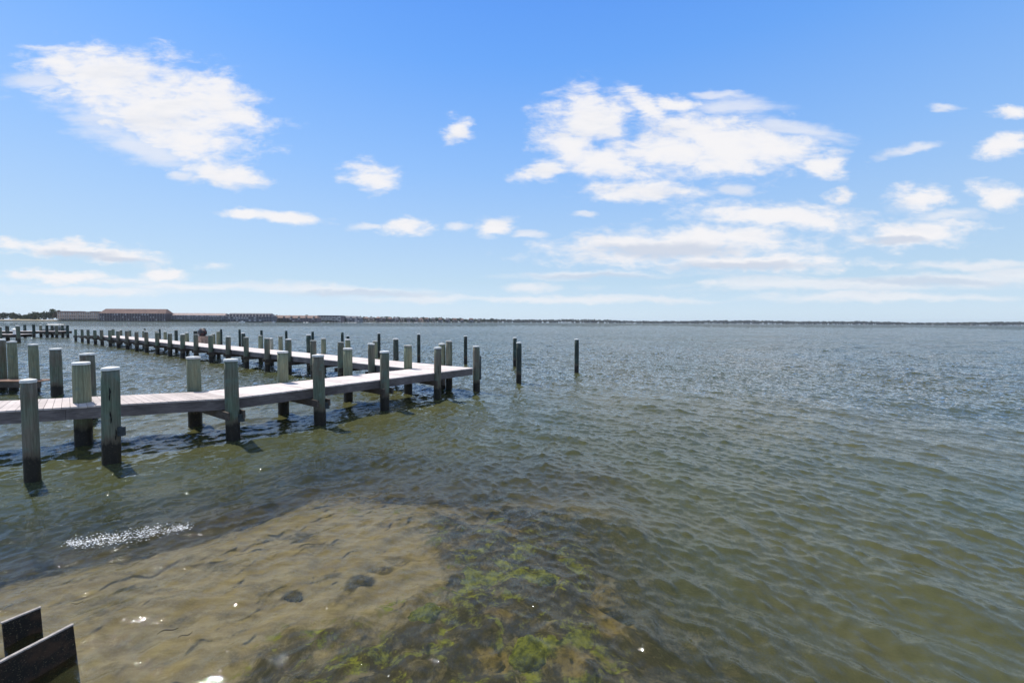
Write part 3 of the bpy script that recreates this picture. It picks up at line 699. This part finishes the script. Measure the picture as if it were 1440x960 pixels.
# white pedestal
q = at(15, 470, DZ)[:2] + sp2[4] * .5
pd = empty('dock_pedestal', (q[0], q[1], DZ), 'white power pedestal on the nearer small pier at far left', 'pedestal')
bm = bmesh.new(); abox(bm, (0, 0, .3), (1, 0, 0), (0, 1, 0), Z3, .09, .09, .3); obj('post', bm, M_WHITE, pd)
bm = bmesh.new(); bmesh.ops.create_cone(bm, cap_ends=True, segments=12, radius1=.26, radius2=.06, depth=.14, matrix=Matrix.Translation((0, 0, .67))); obj('hood', bm, M_WHITE, pd)

# ------------------------------------------------------------------ dark boards at the lower left
m, t = mat('tarred_board'); pos = t.n('ShaderNodeNewGeometry').outputs['Position']
nr = t.n('ShaderNodeNewGeometry').outputs['Normal']
sp = t.noise(pos, 95, 3, .6).outputs[0]; lw = t.noise(pos, 8, 3, .6).outputs[0]
bc = t.mix(t.ss(sp, .60, .66), c4(.010, .009, .008), c4(.12, .10, .06)); bc = t.mix(t.ss(lw, .4, .65, 0, .8), bc, c4(.055, .03, .018))
out(t, t.n('ShaderNodeBsdfPrincipled', {'Base Color': bc, 'Roughness': .75, 'Specular IOR Level': .3, 'Normal': t.n('ShaderNodeBump', {'Height': sp, 'Strength': .5, 'Distance': .004}).outputs[0]}).outputs[0])
M_TAR = m
M_EDGE_LIT = simple('sunlit_board_edge', (0.30, 0.27, 0.25), .8, .25, 30)  # sunlight on the boards' top edge, put in as a lighter grey
def tar_board(p_tl, p_tr, ztop, label, zb=-.3, th=.022, ext=0.0, lean=(0.05, 0)):
    a = at(*p_tl, ztop)[:2]; b = at(*p_tr, ztop)[:2]; u = (b - a) / np.linalg.norm(b - a); a = a - u * ext; n_ = np.array([-u[1], u[0]])
    e0 = empty('tarred_board', (b[0], b[1], 0), label, 'board', 'dark boards standing at the lower left')
    L = np.linalg.norm(b - a)
    bm = bmesh.new(); seg = 10; grid = []
    for i in range(seg + 1):
        s_ = i / seg; q = -u * L * (1 - s_); jag = .003 * math.sin(s_ * 19 + L * 7)
        col_ = []
        for z in (zb, ztop - .008 + jag):
            off = np.array(lean) * (ztop - z)
            for sd_ in (0, 1): col_.append(bm.verts.new(v3(q + n_ * th * sd_ + off, z)))
        grid.append(col_)
    for a_, b_ in zip(grid, grid[1:]):
        for (i, j) in ((0, 2), (2, 3), (3, 1), (1, 0)): bm.faces.new((a_[i], a_[j], b_[j], b_[i]))
    for g_ in (grid[0], grid[-1]): bm.faces.new((g_[0], g_[1], g_[3], g_[2]))
    bmesh.ops.recalc_face_normals(bm, faces=bm.faces[:])
    obj('face_panel', bm, M_TAR, e0)
    bm = bmesh.new(); c_ = -u * L / 2 + n_ * th / 2
    abox(bm, v3(c_, ztop + .001), v3(u, 0), v3(n_, 0), Z3, L / 2 + .004, th / 2 + .003, .006)
    obj('sunlit_edge_strip', bm, M_EDGE_LIT, e0)
    return e0
tar_board((3, 876), (57, 854), .24, 'black speckled board standing in the shallows, the farther and left one')
tar_board((45, 908), (103, 878), .24, 'black speckled board standing in the shallows, the nearer and right one', ext=.25, lean=(.08, 0))

# ------------------------------------------------------------------ submerged stones
def stone(px, py, r, zc, col, label, seed):
    rr = random.Random(seed); c_ = at(px, py, zc); bm = bmesh.new(); bmesh.ops.create_icosphere(bm, subdivisions=4, radius=1)
    for v_ in bm.verts:
        q = v_.co; k = 1 + .12 * math.sin(q.x * 4 + seed) * math.sin(q.y * 3.3 + seed * 2) + .05 * math.sin(q.x * 13 + q.z * 11 + seed) + .04 * math.sin(q.y * 17 + seed)
        v_.co = Vector((q.x * r * k, q.y * r * .75 * k, q.z * r * .45 * k))
    o = obj('stone', bm, col, smooth=True); o.location = (c_[0], c_[1], zc); o.rotation_euler.z = rr.uniform(0, 3); tag(o, label, 'stone'); return o
def mott(name, a, b, sc):
    m, t = mat(name); p = t.n('ShaderNodeNewGeometry').outputs['Position']; n_ = t.noise(p, sc, 6, .7).outputs[0]
    out(t, t.n('ShaderNodeBsdfPrincipled', {'Base Color': t.mix(t.ss(n_, .35, .65), c4(*a), c4(*b)), 'Roughness': .95, 'Specular IOR Level': 0, 'Normal': t.n('ShaderNodeBump', {'Height': n_, 'Strength': 1, 'Distance': .03}).outputs[0]}).outputs[0]); return m
M_STG = mott('green_stone', (.06, .075, .016), (.24, .26, .04), 12); M_STD = mott('dark_stone', (.045, .035, .028), (.13, .105, .08), 12); M_STT = mott('tan_stone', (.13, .09, .04), (.30, .22, .10), 12)
stone(509, 822, .15, -.34, M_STD, 'dark round stone under water on the pale sand, the larger right one', 1)
stone(413, 841, .11, -.34, M_STD, 'small dark stone under water on the pale sand, left of the larger one', 2)
stone(767, 817, .14, -.33, M_STG, 'small bright yellow-green weedy stone under water near centre bottom', 3)
stone(749, 921, .26, -.37, M_STG, 'large green weed-covered stone under water at the bottom centre', 4)
stone(855, 845, .24, -.42, M_STT, 'tan submerged stone at the right edge of the weed bed', 5)
stone(690, 935, .15, -.36, M_STT, 'tan submerged stone by the bottom edge left of the large green one', 6)
stone(600, 868, .22, -.36, M_STG, 'wide green weedy stone under water in the middle of the weed bed', 7)

# ------------------------------------------------------------------ far shore
def gp(px, D):
    d = ray(px, 452); return np.array([d[0] / d[1] * D, D])
def hz(px): return 448.2 + .0061 * px
def hgt(px, ytop, D): return H + (hz(px) - ytop) / FPX * D
M_LAND = simple('shore_ground', (0.16, 0.15, 0.09), .9, .3, .05)
def land(name, pts, depth_, zt, mt, kind='structure'):
    bm = bmesh.new(); fr = []; bk = []
    for (px, D) in pts:
        p = gp(px, D); q = gp(px, D + depth_); fr.append((bm.verts.new(v3(p, zt)), bm.verts.new(v3(p, -2.5)))); bk.append(bm.verts.new(v3(q, zt + .3)))
    for i in range(len(pts) - 1):
        bm.faces.new((fr[i][0], fr[i + 1][0], bk[i + 1], bk[i])); bm.faces.new((fr[i][1], fr[i + 1][1], fr[i + 1][0], fr[i][0]))
    o = obj(name, bm, mt); tag(o, kind=kind); return o
SH = [(-700, 560), (-200, 600), (0, 620), (180, 610), (330, 615), (420, 640), (500, 720), (560, 860), (620, 1080), (670, 1400), (700, 1800)]
land('shore', SH, 400, .9, M_LAND)
land('far_shore', [(690, 2600), (800, 2700), (950, 2900), (1100, 3000), (1250, 2600), (1440, 2300), (1700, 2100), (2200, 2000)], 900, .8, simple('far_ground', (.05, .055, .035), .9, .2, .02))
def sD(px): return float(np.interp(px, [a for a, b in SH], [b for a, b in SH]))
def leafmat(name, a, b, sc=.25):
    m, t = mat(name); p = t.n('ShaderNodeNewGeometry').outputs['Position']; n_ = t.noise(p, sc, 5, .6).outputs[0]; r = t.n('ShaderNodeObjectInfo').outputs['Random']
    cc = t.n('ShaderNodeHueSaturation', {'Value': t.math('ADD', .8, t.math('MULTIPLY', r, .4)), 'Color': t.mix(t.ss(n_, .35, .65), c4(*a), c4(*b))}).outputs[0]
    out(t, t.n('ShaderNodeBsdfPrincipled', {'Base Color': cc, 'Roughness': .9, 'Specular IOR Level': .1}).outputs[0]); return m
M_LEAF = leafmat('tree_leaves', (.030, .045, .015), (.075, .085, .03)); M_LEAFR = leafmat('reddish_leaves', (.07, .035, .02), (.09, .07, .03)); M_TRUNK = simple('bark', (.10, .08, .06))
M_FAR = leafmat('distant_trees', (.025, .035, .02), (.06, .065, .035), .02)
def clumps(bm, cx, cy, z0, w_, hh, n, sz, rr, dp=None):
    """leaf clumps: small crossed irregular faces through an uneven crown volume"""
    dp = dp or w_
    lobes = [(rr.uniform(-.55, .55), rr.uniform(-.55, .55), rr.uniform(.25, .8), rr.uniform(.28, .5)) for _ in range(7)] + [(0, 0, .5, .5)]
    for _ in range(n):
        lx_, ly_, lz_, lr = rr.choice(lobes); a = rr.uniform(0, 6.28); b = math.acos(rr.uniform(-1, 1)); q = lr * rr.uniform(.6, 1.0)
        x_ = (lx_ + math.sin(b) * math.cos(a) * q) * w_ / 2; y_ = (ly_ + math.sin(b) * math.sin(a) * q) * dp / 2; z_ = z0 + max(.02, min(1, lz_ + math.cos(b) * q * .7)) * hh
        s_ = sz * rr.uniform(.6, 1.4); e1_ = Vector((rr.gauss(0, 1), rr.gauss(0, 1), rr.gauss(0, 1))).normalized(); e2_ = e1_.orthogonal().normalized()
        c_ = Vector((cx + x_, cy + y_, z_)); bm.faces.new([bm.verts.new(c_ + e1_ * s_), bm.verts.new(c_ + e2_ * s_ * .8), bm.verts.new(c_ - e1_ * s_ * .9), bm.verts.new(c_ - e2_ * s_ * .7)])
def tree(px, ytop, wpx, D, mt, label, group, seed):
    rr = random.Random(seed); p = gp(px, D); hh = hgt(px, ytop, D) - .9; w_ = wpx / FPX * D
    e0 = empty('tree', (p[0], p[1], .9), label, 'tree', group)
    bm = bmesh.new(); bmesh.ops.create_cone(bm, segments=7, radius1=.35, radius2=.12, depth=hh * .6, matrix=Matrix.Translation((0, 0, hh * .3)))
    for k in range(4):
        a = rr.uniform(0, 6.28); bmesh.ops.create_cone(bm, segments=5, radius1=.14, radius2=.05, depth=w_ * .35, matrix=Matrix.Translation((math.cos(a) * w_ * .12, math.sin(a) * w_ * .12, hh * .5)) @ Matrix.Rotation(a, 4, 'Z') @ Matrix.Rotation(.8, 4, 'Y'))
    obj('trunk', bm, M_TRUNK, e0)
    bm = bmesh.new(); clumps(bm, 0, 0, hh * .08, w_, hh * .92, 520, .75, rr); obj('crown', bm, mt, e0)
GT = 'trees on the left shore'
TR = [(-12, 441, 16), (3, 439.5, 14), (14, 440, 13), (22, 441.5, 11), (29, 442, 10), (36, 442, 10), (43, 441, 11), (49, 439.5, 12), (56, 439, 12), (62, 437.8, 12), (69, 437, 12), (75, 435.2, 12), (81, 437, 9), (86, 441, 6)]
tl = ['shore tree just outside the left edge', 'dark rounded shore tree at the left edge', 'dark shore tree second from the left edge', 'low tree left of the pale lawn on the shore', 'low tree behind the left end of the lawn', 'low tree behind the middle of the lawn',
      'small tree behind the right end of the lawn', 'green shore tree just right of the lawn', 'green tree between the lawn and the tallest tree, left one', 'green tree between the lawn and the tallest tree, middle one', 'green tree touching the tallest tree from the left',
      'tallest tree on the left shore, beside the peach building', 'reddish tree at the left end of the peach building', 'small low tree in front of the peach building corner']
for i, ((px, yt, wp), lb) in enumerate(zip(TR, tl)):
    tree(px, yt - .8, wp * 1.3, 632 + (i % 3) * 5, M_LEAFR if 'reddish' in lb else M_LEAF, lb, GT, i + 40)
bm = bmesh.new(); a, b, c_, d_ = gp(16, 622), gp(58, 622), gp(56, 660), gp(20, 660)
bm.faces.new([bm.verts.new(v3(q, z)) for q, z in ((a, 1.0), (b, 1.0), (c_, 4.5), (d_, 4.5))]); tag(obj('lawn', bm, simple('pale_grass', (.22, .20, .10), .9, .25, .2)), kind='structure')
bm = bmesh.new(); a, b, c_, d_ = gp(-60, 617.5), gp(80, 617.5), gp(80, 622), gp(-60, 622)
bm.faces.new([bm.verts.new(v3(q, z)) for q, z in ((a, .95), (b, .95), (c_, 1.6), (d_, 1.6))]); tag(obj('sand_beach', bm, simple('beach_sand', (.42, .34, .25), .9, .25, .2)), kind='structure')

m, t = mat('building_window'); r_o = t.n('ShaderNodeObjectInfo').outputs['Random']
out(t, t.n('ShaderNodeBsdfPrincipled', {'Base Color': t.mix(t.math('GREATER_THAN', r_o, .72), c4(.02, .022, .03), c4(.38, .36, .36)), 'Roughness': .3}).outputs[0]); M_GLASSD = m
def building(x0, x1, ytop, yeave, D, wall, roof, label, floors, bays, name='apartment_building', inset=3.0, dark=False, balc=None, flat=False, dep=14, group=None, dorm=0, wfrac=.62, white=None):
    a = gp(x0, D); b = gp(x1, D); Lb = np.linalg.norm(b - a); u = (b - a) / Lb; n_ = np.array([-u[1], u[0]])
    xm = (x0 + x1) / 2; ht = hgt(xm, ytop, D) - .9; he = hgt(xm, yeave, D) - .9
    e0 = empty(name, (a[0], a[1], .9), label, 'building', group); e0.rotation_euler.z = math.atan2(u[1], u[0])
    X, Y = (1, 0, 0), (0, 1, 0)
    bm = bmesh.new(); abox(bm, (Lb / 2, dep / 2, he / 2), X, Y, Z3, Lb / 2, dep / 2, he / 2); obj('wall', bm, wall, e0)
    bm = bmesh.new()
    if flat: abox(bm, (Lb / 2, dep / 2, (he + ht) / 2 + .002), X, Y, Z3, Lb / 2 + .4, dep / 2 + .4, (ht - he) / 2)
    else:
        o_ = .4; lo = [(-o_, -o_), (Lb + o_, -o_), (Lb + o_, dep + o_), (-o_, dep + o_)]; hi = [(inset, dep * .42), (Lb - inset, dep * .42), (Lb - inset, dep * .58), (inset, dep * .58)]
        vl = [bm.verts.new((x_, y_, he + .01)) for x_, y_ in lo]; vh = [bm.verts.new((x_, y_, ht)) for x_, y_ in hi]
        bm.faces.new(vl[::-1]); bm.faces.new(vh)
        for i in range(4): bm.faces.new((vl[i], vl[(i + 1) % 4], vh[(i + 1) % 4], vh[i]))
    ro = obj('roof', bm, roof, e0)
    for k in range(dorm):
        x_ = Lb * (k + .5) / dorm; bm = bmesh.new(); abox(bm, (x_, 1.6, he + (ht - he) * .35), X, Y, Z3, .9, 1.4, (ht - he) * .32); obj('dormer', bm, white or wall, ro)
    fh = he / floors; bw = Lb / bays; wbm = None
    for fl in range(floors):
        for k in range(bays):
            if wbm is None:
                bm = bmesh.new(); abox(bm, (0, 0, 0), X, Y, Z3, bw * wfrac / 2, .08, fh * .30); w0 = obj('window', bm, M_GLASSD, e0); wbm = w0.data; w_ = w0
            else: w_ = bpy.data.objects.new('window', wbm); link(w_, e0)
            w_.location = (bw * (k + .5), -.05, fh * (fl + .52))
        if balc is not None and fl:
            bm = bmesh.new(); abox(bm, (Lb / 2, -.8, fh * fl), X, Y, Z3, Lb / 2 - .3, .75, .09)
            abox(bm, (Lb / 2, -1.5, fh * fl + .62), X, Y, Z3, Lb / 2 - .3, .04, .42); obj('balcony', bm, balc, e0)
    if balc is not None:
        for k in range(0, bays + 1):
            bm = bmesh.new(); abox(bm, (min(max(bw * k, .4), Lb - .4), -1.3, he / 2), X, Y, Z3, .14, .14, he / 2); obj('column', bm, white or balc, e0)
    return e0
MW = simple('white_trim', (.62, .60, .57), .7, .15, .5)
m_peach = simple('peach_wall', (.50, .34, .26), .8, .15, .3); m_brown = simple('brown_roof', (.16, .09, .075), .8, .2, .3)
m_salm = simple('salmon_roof', (.21, .125, .10), .8, .2, .2); m_plum = simple('plum_facade', (.075, .055, .065), .8, .3, .8)
m_pink = simple('pink_grey_roof', (.29, .22, .20), .8, .2, .3); m_blueg = simple('blue_grey_wall', (.14, .145, .17), .8, .2, .5)
m_slate = simple('slate_roof', (.12, .12, .135), .8, .25, .5); m_mauve = simple('mauve_wall', (.15, .12, .13), .8, .2, .5); m_rust = simple('rust_roof', (.17, .105, .085), .8, .3, .2)
m_tan = simple('tan_wall', (.27, .22, .18), .8, .2, .4)
b1 = building(82, 139.5, 438.2, 439.0, 626, m_peach, m_brown, 'peach three-storey apartment block beside the tallest tree', 3, 18, flat=True, balc=simple('pale_balcony', (.62, .46, .37), .8, .2, 1), white=MW, wfrac=.38)
for (xa, xb) in ((82, 97), (104, 112), (126, 134)):
    Lx = (xb - xa) / FPX * 626 * 1.35; bm = bmesh.new(); abox(bm, ((xa - 82) / 57.5 * 57.5 / FPX * 626 * 1.0 + Lx / 2 * .8, 5, 12.6), (1, 0, 0), (0, 1, 0), Z3, Lx / 2 * .74, 4, 1.2); obj('roof_house', bm, m_brown, b1)
building(140, 233.5, 434.2, 440.6, 612, m_plum, m_salm, 'largest shore building, long salmon roof over a dark facade', 3, 24, inset=4, balc=simple('dim_balcony', (.13, .10, .12), .8, .3, 1), white=simple('speck_trim', (.30, .28, .30), .8, .4, 2), wfrac=.5)
building(234.5, 316, 440.2, 443.3, 622, m_blueg, m_pink, 'long low building with pinkish roof and grey-blue balconied facade', 3, 22, inset=2, balc=simple('bluegrey_balcony', (.24, .25, .29), .8, .2, 1))
building(317, 382, 440.3, 445.2, 620, m_blueg, m_slate, 'slate-grey building with tall mansard roof, right of the pinkish roofed one', 2, 18, inset=3.5, dorm=14, white=m_mauve)
building(383, 446, 443.4, 447.0, 640, m_mauve, m_rust, 'low brownish building with rust roof between the slate one and the banded one', 2, 16, inset=2.5, white=m_tan, dorm=6)
building(447, 479.5, 443.4, 444.2, 690, m_mauve, m_slate, 'flat-topped building with three bright white balcony bands', 3, 8, flat=True, balc=MW)
building(480.5, 506, 444.2, 447.0, 712, m_blueg, m_slate, 'grey gabled building right of the banded one', 2, 7, inset=6, dorm=3)
# houses among trees farther along
GH = 'small houses among trees on the far left shore'
rr = random.Random(5)
xs_ = [511, 519, 528, 536, 545, 553, 562, 571, 579, 588, 597, 606, 616, 626, 636, 647, 659, 671]
for i, px in enumerate(xs_):
    D = sD(px) + 12; yt = 445.3 + (px - 511) * .0165 + rr.uniform(-.5, .4); wd = rr.uniform(4.5, 7)
    orange = 521 < px < 531
    building(px, px + wd, yt, yt + 2.1, D, rr.choice([m_tan, m_mauve, m_blueg, m_peach]), m_salm if orange else rr.choice([m_slate, m_rust, m_slate]),
             'house with a bright orange-brown roof on the distant shore' if orange else 'small distant house with grey or brown roof among trees on the left shore',
             2, 3, name='house', inset=2.5, dep=10, group=None if orange else GH, dorm=0)
def treeline(name, pts, hfun, n_per, sz, lab, seed, dpt, off):
    rr = random.Random(seed); bm = bmesh.new(); px = pts[0]
    while px < pts[1]:
        D, step, hh = hfun(px, rr); D += off; p = gp(px, D); w_ = step * 1.9 / FPX * D
        clumps(bm, p[0], p[1], .8, w_, hh, n_per, sz * D / 1000, rr, dp=dpt); px += step * rr.uniform(.6, 1.2)
    o = obj(name, bm, M_FAR); tag(o, lab, 'trees', kind='stuff'); return o
def h1(px, rr): D = sD(px); return D, 5.0, (hgt(px, 444.9 + (px - 505) * .0165 + rr.uniform(-.3, .9), D + 40))
treeline('tree_belt', (384, 700), h1, 170, 1.5, 'belt of trees behind the houses on the distant left shore', 3, 40, 45)
def h1b(px, rr): D = sD(px); return D, 9.0, (hgt(px, 449.3 + rr.uniform(-.3, .9), D + 5))
treeline('shore_bushes', (90, 700), h1b, 60, .9, 'low bushes along the waterline of the left shore', 9, 8, 5)
FSH = ([690, 800, 950, 1100, 1250, 1440, 1700, 2200], [2600, 2700, 2900, 3000, 2600, 2300, 2100, 2000])
def h2(px, rr):
    D = float(np.interp(px, *FSH)); b = 4.0 + .5 * math.sin(px / 31) + .5 * math.sin(px / 57 + 1) - .5 * (860 < px < 930)
    return D, 4.0, H + (b - .7 + rr.uniform(-.3, .3)) / FPX * D
treeline('far_treeline', (692, 1640), h2, 110, 1.8, 'thin dark line of wooded shore along the horizon', 4, 90, 30)
GR = 'tiny pale houses on the horizon shore'
for i, px in enumerate([873, 1178, 1216, 1258, 1302, 1312, 1330, 1350, 1366, 1408, 1434]):
    D = float(np.interp(px, *FSH)) + 4; p = gp(px, D); rr = random.Random(i)
    e0 = empty('house', (p[0], p[1], .8), 'tiny pale house on the horizon shore at right, a bright dot under the tree line', 'house', GR)
    hw = rr.uniform(2.5, 5); hh = rr.uniform(2, 3.5)
    bm = bmesh.new(); abox(bm, (0, 0, hh / 2), (1, 0, 0), (0, 1, 0), Z3, hw, 4, hh / 2); obj('wall', bm, simple('pale_house', (.34, .32, .30)), e0)
    bm = bmesh.new(); vs = [bm.verts.new(q) for q in ((-hw - .4, -4.4, hh), (hw + .4, -4.4, hh), (hw + .4, 4.4, hh), (-hw - .4, 4.4, hh), (-hw - .4, 0, hh + 2.5), (hw + .4, 0, hh + 2.5))]
    for q in ((0, 1, 5, 4), (2, 3, 4, 5), (0, 4, 3), (1, 2, 5), (0, 3, 2, 1)): bm.faces.new([vs[k] for k in q])
    obj('roof', bm, m_slate, e0)
# small white motorboats underway and their wakes
M_FOAM_GLITTER = simple('foam', (.85, .86, .86), .6, .1, 4)  # wake and surf foam, also the white flecks painted as sun glitter
def boat(px, D, L, label):
    p = gp(px, D); e0 = empty('motorboat', (p[0], p[1], 0), label, 'boat'); u = np.array([1., 0]); n_ = np.array([0, 1.])
    obj('hull', hull_bm(L, L * .3, L * .14, u, n_, 0), M_WHITE, e0)
    bm = bmesh.new(); abox(bm, (-.05 * L, 0, L * .2), (1, 0, 0), (0, 1, 0), Z3, L * .14, L * .1, L * .07); bmesh.ops.bevel(bm, geom=bm.edges[:], offset=.1, segments=2); obj('cabin', bm, M_WHITE, e0)
    bm = bmesh.new(); abox(bm, (-.05 * L, 0, L * .28), (1, 0, 0), (0, 1, 0), Z3, L * .012, L * .012, L * .2); obj('mast', bm, M_WHITE, e0)
    bm = bmesh.new(); rr = random.Random(int(px))
    for _ in range(240):
        s_ = rr.random() ** 1.5; c_ = Vector((-L * .4 - s_ * L * 2.2 + 0, rr.gauss(0, .5 + s_ * 1.5), .12)); r0 = rr.uniform(.15, .5)
        bm.faces.new([bm.verts.new(c_ + Vector((math.cos(a) * r0 * rr.uniform(.7, 1.3), math.sin(a) * r0, rr.uniform(0, .35)))) for a in (0, 1.2, 2.5, 3.8, 5.1)])
    o = obj('boat_wake', bm, M_FOAM_GLITTER); o.location = (p[0], p[1], 0); tag(o, 'white wake foam behind a small boat near the far shore', 'foam', kind='stuff')
boat(341, 560, 7, 'small white motorboat in front of the slate-grey building')
boat(385, 600, 5, 'tiny white motorboat off the brownish building')
boat(893, 1500, 12, 'tiny white boat near the horizon right of centre')
bm = bmesh.new(); rr = random.Random(77)
for _ in range(900):
    px = rr.uniform(490, 612) if rr.random() < .8 else rr.uniform(420, 640); D = sD(px) - rr.uniform(8, 24); p = gp(px, D); r0 = rr.uniform(.3, 1.3); c_ = Vector((p[0], p[1], .15))
    bm.faces.new([bm.verts.new(c_ + Vector((math.cos(a) * r0 * 1.6, math.sin(a) * r0, rr.uniform(0, .5)))) for a in (0, 1.2, 2.5, 3.8, 5.1)])
tag(obj('surf_foam', bm, M_FOAM_GLITTER), 'thin white line of broken water along the distant left shore', 'foam', kind='stuff')

# ------------------------------------------------------------------ haze: even thin air round the whole bay
m = bpy.data.materials.new('haze_air'); m.use_nodes = True; t = NT(m.node_tree)
vol = t.n('ShaderNodeVolumePrincipled', {'Color': c4(.80, .88, 1.0), 'Density': 0.00006, 'Anisotropy': 0.2})
t.n('ShaderNodeOutputMaterial', {1: vol.outputs[0]})
bm = bmesh.new(); abox(bm, (0, 0, 14.7), (1, 0, 0), (0, 1, 0), Z3, 9800, 9800, 18.3)
tag(obj('haze', bm, m), kind='stuff')
# white flecks painted in as sun glitter on the small wave left of the sand
bm = bmesh.new(); rr = random.Random(31)
for _ in range(1000):
    q = rr.random(); px = 94 + q * 172 + rr.gauss(0, 3); py = 767 - 24 * q ** 1.3 + rr.gauss(0, 5.2) * (1 - abs(q - .45))
    p = at(px, py, .02); r0 = rr.uniform(.0015, .0065); a0 = rr.uniform(0, 6)
    c_ = Vector((p[0], p[1], float(.045 + rr.uniform(0, .02))))
    bm.faces.new([bm.verts.new(c_ + Vector((math.cos(a + a0) * r0 * 1.8, math.sin(a + a0) * r0, rr.uniform(-.002, .002)))) for a in (0, 1.2, 2.5, 3.8, 5.1)])
o = obj('foam', bm, M_FOAM_GLITTER); tag(o, 'broken line of white flecks standing in for sun glitter on a wavelet at the left edge of the sand', 'foam', kind='stuff')
M_SCRAP = simple('drift_weed', (.035, .028, .015), .8, .2, 20)
for i, (px, py, sz, ang, lb) in enumerate([(236, 889, .075, .7, 'curled dark weed scrap afloat over the sand, the longer left one'), (261, 895, .05, .9, 'short dark weed scrap afloat over the sand, right of the longer one'), (108, 850, .045, .6, 'tiny dark weed scrap afloat above the black boards')]):
    p = at(px, py, .03); bm = bmesh.new(); rr = random.Random(i + 5); pr = None
    for k in range(9):
        q = k / 8; c_ = Vector(((q - .5) * sz * 2, math.sin(q * 5 + i) * sz * .3, .004 * math.sin(q * 7))); wd = sz * .16 * math.sin(math.pi * (q * .9 + .05)) + .001
        ring = [bm.verts.new(c_ + Vector((0, math.cos(a) * wd, math.sin(a) * .003))) for a in (0, 1.57, 3.14, 4.71)]
        if pr:
            for j in range(4): bm.faces.new((pr[j], pr[(j + 1) % 4], ring[(j + 1) % 4], ring[j]))
        pr = ring
    o = obj('seaweed_scrap', bm, M_SCRAP, smooth=True); o.location = (p[0], p[1], .05); o.rotation_euler.z = ang; tag(o, lb, 'seaweed')
